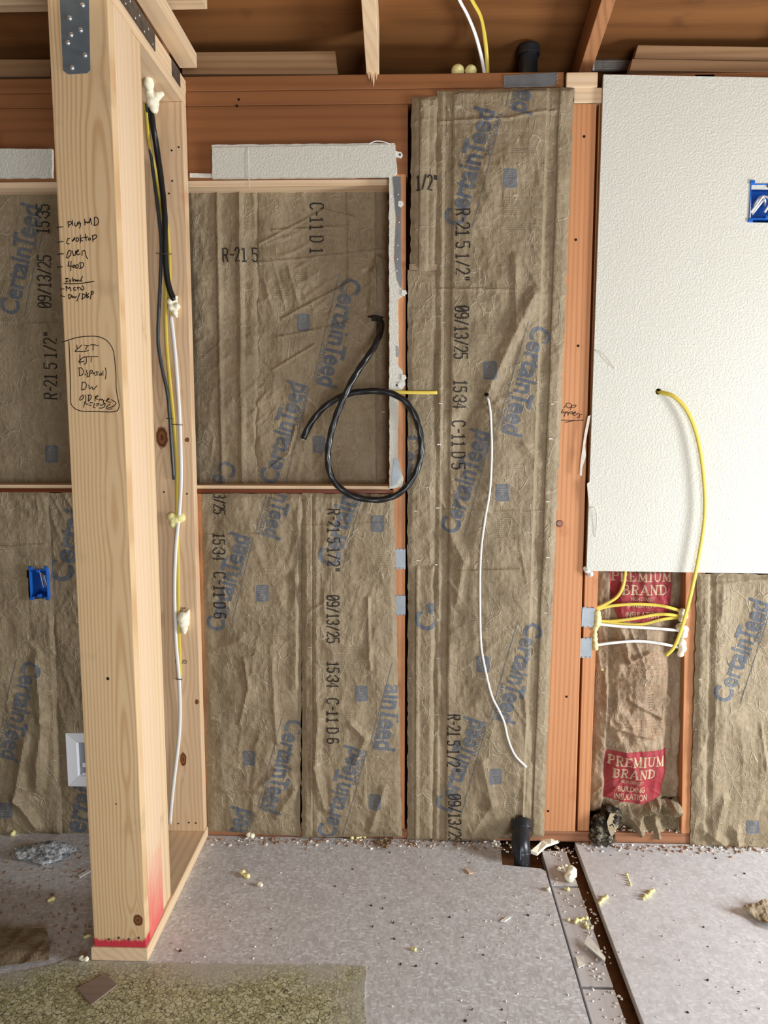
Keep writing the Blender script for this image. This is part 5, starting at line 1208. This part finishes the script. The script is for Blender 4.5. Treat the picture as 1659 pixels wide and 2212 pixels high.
# ------------------------------------------------------------------ PIPES
def lathe(name, base, prof, mat, parent=None, seg=28, axis=(0, 0, 1)):
    V = []; Fc = []; q = Vector((0, 0, 1)).rotation_difference(Vector(axis))
    for (r, h) in prof:
        for k in range(seg):
            a = 2*math.pi*k/seg; V.append(Vector(base)+q@Vector((r*math.cos(a), r*math.sin(a), h)))
    for i in range(len(prof)-1):
        for k in range(seg): Fc.append((i*seg+k, i*seg+(k+1) % seg, (i+1)*seg+(k+1) % seg, (i+1)*seg+k))
    Fc.append(tuple(range(seg-1, -1, -1))); Fc.append(tuple((len(prof)-1)*seg+k for k in range(seg)))
    o = link(name, V, Fc, mat, parent); 
    return o
c = P(1141, 160, .085); r = (P(1162, 160, .085)-c)[0]
e = empty('vent_pipe', (c[0], .085, zt2), 'black vent pipe rising from the top plate through the roof', 'pipe')
ztop = zraf(.085)+.139
lathe('pipe', (c[0], .085, zt2), [(r*.95, 0), (r*.95, ztop-zt2)], M['abs'], e); lathe('collar', (c[0], .085, ztop-.03), [(r*1.12, 0), (r*1.14, .004), (r*1.14, .022), (r*1.05, .029)], M['abs'], e)
# drain elbow coming up through the notch
d0 = F(1128, 1872, -.01); 
e = empty('drain_elbow', (d0[0], d0[1], -.04), 'black plastic drain elbow rising out of the notch in the floor', 'pipe')
top = P(1124, 1798, -.02)
pts = [(d0[0]+.002, d0[1]+.012, -.044), (d0[0]+.001, d0[1]+.016, .005), (d0[0]-.001, d0[1]+.026, .040), (top[0], -.048, .072), (top[0], -.030, .086)]
tube('pipe', pts, .0255, .0255, M['abs'], e, seg=24, n=8)
tube('rim', [(d0[0]-.0005, d0[1]+.019, .024), (d0[0]-.0006, d0[1]+.021, .030)], .0315, .0315, M['abs'], e, seg=24)
tube('hub', [(d0[0]-.0005, d0[1]+.020, .028), (d0[0]-.002, d0[1]+.030, .050), (top[0], -.046, .073)], .0298, .0298, M['abs'], e, seg=24)
tube('hub', [(top[0], -.050, .070), (top[0], -.040, .079), (top[0], -.030, .086)], .0345, .0345, M['abs'], e, seg=24)
slab('moulded_mark', [(1123, 1835), (1126, 1835), (1126, 1858), (1123, 1858)], d0[1]-.014, d0[1]-.010, plain('pale_mould_mark', '4a4f57', .5), e, 0)

# ------------------------------------------------------------------ FLOOR COVERING AND DEBRIS
vin = fslab('vinyl_remnant', ragged([(-260, 2150), (0, 2106), (60, 2096), (120, 2082), (150, 2070), (175, 2064), (196, 2075), (320, 2081), (420, 2082), (560, 2083), (789, 2086), (791, 2110), (786, 2160), (792, 2212), (800, 2290), (-400, 2290)], 1.2, 16, 3), 0.0022, 0.0002, M['vinyl'], None, 0)
tag(vin, 'olive green pebble-patterned vinyl flooring remnant in front of the partition', 'vinyl flooring')
def sheet(name, label, cat, corners, z, mat, amp, seed, cell=.006, sc=.05, thick=.001, group=None):
    c = [F(x, y, z) for x, y in corners]; n = 24
    S_, T_ = np.meshgrid(np.linspace(0, 1, n+1), np.linspace(0, 1, n+1))
    X, Yy = [(1-S_)*(1-T_)*c[0][i]+S_*(1-T_)*c[1][i]+S_*T_*c[2][i]+(1-S_)*T_*c[3][i] for i in (0, 1)]
    X = X + .006*(vnoise(Yy*50, S_*4, seed)-.5); Yy = Yy + .006*(vnoise(X*50, T_*4, seed+1)-.5)
    h = z + .0012 + np.maximum(0, amp*(crumple(X, Yy, seed, sc, 1.2))+amp*.6*vnoise(X*18, Yy*18, seed+2))
    idx = np.arange((n+1)**2).reshape(n+1, n+1)
    fq = np.stack([idx[:-1,:-1], idx[1:,:-1], idx[1:,1:], idx[:-1,1:]], -1).reshape(-1, 4)
    o = link(name, np.stack([X, Yy, h], -1).reshape(-1, 3).tolist(), fq.tolist(), M[mat])
    so = o.modifiers.new('thickness', 'SOLIDIFY'); so.thickness = thick; so.offset = 0
    return tag(o, label, cat, group)
sheet('kraft_scrap', 'brown kraft paper sheet lying in the shadow left of the partition', 'paper', [(-90, 2008), (100, 2012), (108, 2076), (-90, 2112)], 0.0, 'kraft', .014, 5, sc=.08)
sheet('paper_scrap', 'crumpled tan paper scrap on the right-hand floor sheet', 'paper', [(1603, 1972), (1690, 1950), (1690, 2016), (1652, 2004)], 0.0, 'kraft', .03, 6, sc=.03)
sheet('paper_scrap', 'small torn paper corner below the stud with two nail plates', 'paper', [(806, 1818), (852, 1814), (838, 1840), (826, 1836)], 0.0, 'kraft_old', .012, 8, sc=.03)
M['slate'] = wood('grey_brown_shim', '8f7c70', '75635a', 'X', 60, .3, .25)
tag(fslab('wood_offcut', [(166, 2134), (225, 2102), (254, 2126), (197, 2170)], 0.0062, 0.0025, M['slate'], None, .0008), 'square grey-brown wood offcut lying on the vinyl remnant', 'offcut')
# fibreglass tufts
def fluff(name, label, cat, blobs, cols, seed, nf=700, fl=.035):
    k = NT('fibre_'+name, .9, .1); n1 = k.noise(k.vec(), 45, 5, .7); k.col(k.ramp(n1, [(.35, lin(cols[0])), (.5, lin(cols[1])), (.65, lin(cols[2]))])); k.bump(n1, .8, .01)
    rnd = random.Random(seed); bm = bmesh.new()
    for (x, y, z, rx_, ry_, rz_) in blobs:
        g = bmesh.ops.create_icosphere(bm, subdivisions=3, radius=1.0)
        for v in g['verts']:
            d = 1+.35*(float(vnoise(np.array([v.co.x*2.3+seed]), np.array([v.co.y*2.3+v.co.z*1.7]), seed)[0])-.5)+rnd.uniform(-.06, .06)
            v.co = Vector((x+v.co.x*rx_*d, y+v.co.y*ry_*d, max(z+v.co.z*rz_*d, .0015)))
    o_v = list(bm.verts)
    for i in range(nf):
        v = rnd.choice(o_v); d = Vector((rnd.gauss(0, 1), rnd.gauss(0, 1), rnd.gauss(.1, .6))).normalized()
        a = v.co-d*.006; b = a+d*fl*rnd.uniform(.4, 1); m_ = (a+b)/2+Vector((rnd.gauss(0, .004), rnd.gauss(0, .004), rnd.gauss(0, .004))); w = .0007
        b.z = max(b.z, .001); m_.z = max(m_.z, .001)
        sd = d.cross(Vector((0, 0, 1))).normalized()*w
        q = [bm.verts.new(p_) for p_ in (a-sd, a+sd, m_+sd, m_-sd, b)]
        bm.faces.new((q[0], q[1], q[2], q[3])); bm.faces.new((q[3], q[2], q[4]))
    me = bpy.data.meshes.new(name); bm.to_mesh(me); bm.free(); o = link_me(name, me, k.m); tag(o, label, cat); return o
g0 = F(90, 1850)
fluff('fibreglass_tuft', 'grey matted fibreglass tuft on the floor left of the partition', 'insulation', [(g0[0]-.035, g0[1]+.005, .012, .055, .035, .014), (g0[0]+.02, g0[1]+.02, .016, .055, .04, .016), (g0[0]+.03, g0[1]-.02, .010, .045, .03, .012), (g0[0]+.075, g0[1]+.025, .008, .03, .02, .008)], ('4a4f53', 'a2a6a9', 'e2e5e6'), 3, 500, .03)
g1 = P(1302, 1775, .02)
fluff('fibreglass_tuft', 'dark dirty fibreglass roll slumped at the foot of the open bay', 'insulation', [(g1[0]-.005, .0, .055, .045, .035, .05), (g1[0]+.025, .01, .088, .038, .035, .034), (g1[0]-.008, -.012, .028, .045, .032, .027)], ('14120f', '3b362d', '9a9280'), 9, 500, .02)
link('torn_flap', [P(1318, 1757, -.03), P(1335, 1757, -.01), P(1336, 1785, -.012), P(1321, 1810, -.035), P(1314, 1792, -.04), P(1311, 1775, -.036)], [(0, 1, 2, 3, 4, 5)], M['kraft'], None)
tag(bpy.data.objects['torn_flap'], 'torn kraft flap hanging beside the dark fibreglass roll', 'paper')

def fb(px, py, r, z=0.0, n=1, dx=0, dy=0):     # chain of balls lying on the floor
    out = []
    for i in range(n):
        c = F(px+dx*i, py+dy*i, z); g = random.Random(int(px*3+py+i*17)); q = r*g.uniform(.72, 1.15)
        out.append((c[0]+g.uniform(-.35, .35)*r, c[1]+g.uniform(-.35, .35)*r, z+q*.8, q))
    return out
for lab, balls, mt in (
    ('pale green foam crumb on the left floor sheet with a flat side', fb(526, 1890, .009, 0, 3, 5, 3), 'foam_y'), ('round white foam crumb on the left floor sheet', fb(561, 1913, .008, 0, 2, 4, 2), 'foam'),
    ('white foam bit under the batt beside the partition', fb(536, 1808, .010, 0, 2, 8, 0), 'foam'), ('yellow foam bit at the foot of the batts below the window', fb(762, 1813, .008, 0, 4, 8, -1), 'foam_y'),
    ('white foam lump at the foot of the stud with nail plates', fb(862, 1803, .009, 0, 2, 6, 2), 'foam'), ('bent white foam strip left of the drain elbow', fb(1066, 1812, .006, 0, 3, 2, 7), 'foam'),
    ('big cream foam lump on the pulled-up floor strip', fb(1232, 1905, .020, -.0145, 2, 4, -12)+fb(1207, 1880, .008, -.0145, 3, 8, -2), 'foam'), ('yellow crumb beside the big cream foam lump', fb(1222, 1921, .006, -.0145, 2, 6, 3), 'foam_y'),
    ('white foam chip on the edge of the left floor sheet', fb(1183, 1922, .007, 0, 2, 3, 2), 'foam'), ('slim yellow foam stick standing apart on the right floor sheet', fb(1354, 1893, .005, 0, 5, 2.2, 5), 'foam_y'),
    ('fat yellow foam worm on the right floor sheet', fb(1390, 1944, .0065, 0, 5, 5, -4.5), 'foam_y'), ('yellow foam worm at the edge of the right floor sheet', fb(1294, 1954, .006, 0, 5, 4, -3.5), 'foam_y'),
    ('yellow foam curl on the floor strip', fb(1242, 1994, .006, -.0145, 5, 6, -2), 'foam_y'), ('round yellow foam pellet on the floor strip', fb(1230, 1990, .0065, -.0145), 'foam_y'), ('short yellow foam stub on the floor strip', fb(1264, 1996, .005, -.0145, 3, 2, 5), 'foam_y'),
    ('yellow foam wedge at the foot of the shaded batt', fb(27, 1806, .010, 0, 3, 5, -5), 'foam_y'), ('yellow foam drop in the shadow left of the partition', fb(104, 1948, .006, 0, 3, 5, -2), 'foam_y'), ('flat yellow foam chip near the partition bottom plate', fb(184, 2026, .005, 0, 3, 5, -1), 'foam_y'),
    ('cream foam grain on the left floor sheet near the vinyl', fb(892, 2052, .005, 0, 2, 4, 2), 'foam_y'), ('white foam crumbs at the corner of the partition plate', fb(175, 2072, .007, .0022, 3, 6, 2), 'foam')):
    foam(lab, balls, mt, 'foam_crumb', 'foam crumbs on the floor', vox=.0016, noise=.25)
# pale fibre tatters and wood chips along the foot of the wall
def shard(label, poly, z, hgt, mat, name='wood_chip', cat='chip', tilt=0.0):
    c = [F(x, y, z) for x, y in poly]; n = len(c); ctr = np.mean(np.array(c), 0)
    v = [(q[0], q[1], z+.0012+abs(tilt)*(.5+.5*math.sin(i*2.1))) for i, q in enumerate(c)]+[(q[0], q[1], z+.0012+hgt+abs(tilt)*(.5+.5*math.sin(i*2.1))) for i, q in enumerate(c)]
    f = [tuple(range(n-1, -1, -1)), tuple(range(n, 2*n))]+[(i, (i+1) % n, (i+1) % n+n, i+n) for i in range(n)]
    return tag(bevel_me(name, v, f, mat, None, 0), label, cat)
shard('pale wood splinter on the left floor sheet below the tall batt', [(1003, 1877), (1012, 1879), (1022, 1888), (1013, 1889)], 0, .004, M['new_x'])
shard('long pale splinter left of the pulled-up strip', [(1081, 1992), (1096, 1982), (1104, 1984), (1090, 1993)], 0, .004, M['gypsum'])
shard('grey torn paper strip standing on the floor strip', [(1262, 2045), (1270, 2030), (1308, 2072), (1306, 2084)], -.0145, .004, M['paperback'], 'paper_scrap', 'paper', .012)
shard('flat grey paper flake on the floor strip', [(1243, 2068), (1262, 2070), (1264, 2086), (1250, 2094)], -.0145, .002, M['paperback'], 'paper_scrap', 'paper', .004)
shard('white splinter in the light left of the partition', [(168, 1893), (192, 1880), (196, 1884), (172, 1898)], 0, .003, M['gypsum'])
shard('white foam tatter right of the drain elbow', [(1146, 1848), (1170, 1830), (1195, 1822), (1200, 1828), (1180, 1838), (1160, 1850)], -.0145, .010, M['foam'], 'foam_tatter', 'foam', .012)
shard('pale foam tatter against the sole plate right of the drain elbow', [(1165, 1826), (1190, 1818), (1210, 1818), (1206, 1826), (1190, 1834)], -.0145, .012, M['foam'], 'foam_tatter', 'foam', .012)

# fine litter nobody could count: crumbs, sawdust and slivers
def litter(name, label, n, gen, mat, smin, smax, seed):
    rnd = random.Random(seed); V = []; Fc = []
    for i in range(n):
        x, y, z = gen(rnd); l = rnd.uniform(smin, smax); w = l*rnd.uniform(.25, .8); h = l*rnd.uniform(.2, .5); a = rnd.uniform(0, math.pi)
        ca, sa = math.cos(a), math.sin(a); k = len(V)
        for (u, v_, t) in ((-1, -1, 0), (1, -1, 0), (1, 1, 0), (-1, 1, 0), (-.6, -.5, 1), (.7, -.4, 1), (.5, .6, 1), (-.5, .5, 1)):
            u *= rnd.uniform(.7, 1.1); V.append((x+u*l/2*ca-v_*w/2*sa, y+u*l/2*sa+v_*w/2*ca, z+.0004+t*h))
        Fc += [(k, k+3, k+2, k+1), (k+4, k+5, k+6, k+7), (k, k+1, k+5, k+4), (k+1, k+2, k+6, k+5), (k+2, k+3, k+7, k+6), (k+3, k, k+4, k+7)]
    return tag(link(name, V, Fc, mat), label, 'debris', kind='stuff')
def g_floor(r):
    while True:
        px = r.uniform(330, 1659); py = r.uniform(1825, 2212)
        if not (1165 < px < 1400 and px < 1391 and px > 1175+.297*(py-1879) and px < 1244+.38*(py-1825)): break
    q = F(px, py); return q[0], q[1], 0.0
def g_strip(r):
    y = r.uniform(-1.05, -.02); return r.uniform(along(gL0, gL1, y)+.02, along(gR0, gR1, y)-.01), y, -.0145
def g_wall(r):
    x = r.uniform(X0+.01, 1.3); y = -.012-abs(r.gauss(0, .022))
    z = 0.0 if x < gL0[0]-.05 or x > gR0[0]+.02 else -.0145
    return x, y, z
def g_left(r):
    q = F(r.uniform(0, 195), r.uniform(1815, 2060)); return q[0], q[1], 0.0
M['chip_w'] = plain('white_crumbs', 'd9d2c8', .8, .2); M['chip_b'] = plain('brown_crumbs', '94735c', .8, .2); M['chip_d'] = plain('dark_crumbs', '3d332c', .8, .2)
litter('white_litter', 'fine white crumbs strewn over the floor', 240, g_floor, M['chip_w'], .002, .007, 1)
litter('dark_litter', 'fine dark slivers strewn over the floor', 60, g_floor, M['chip_d'], .002, .009, 2)
litter('brown_litter', 'reddish sawdust and bark along the foot of the wall', 300, g_wall, M['chip_b'], .003, .014, 3)
litter('plaster_litter', 'white plaster crumbs along the foot of the wall', 260, g_wall, M['chip_w'], .003, .013, 4)
litter('strip_litter', 'pale crumbs on the pulled-up floor strip', 160, g_strip, M['chip_w'], .003, .010, 5)
litter('shade_litter', 'crumbs on the shaded floor left of the partition', 140, g_left, M['chip_b'], .003, .010, 6)
def g_bay(r):
    x = r.uniform(P(1310, 1800)[0], P(1480, 1800)[0]); return x, r.uniform(.005, .05), .0365
litter('sill_litter', 'white crumbs on the sole plate of the open bay', 120, g_bay, M['chip_w'], .003, .010, 7)
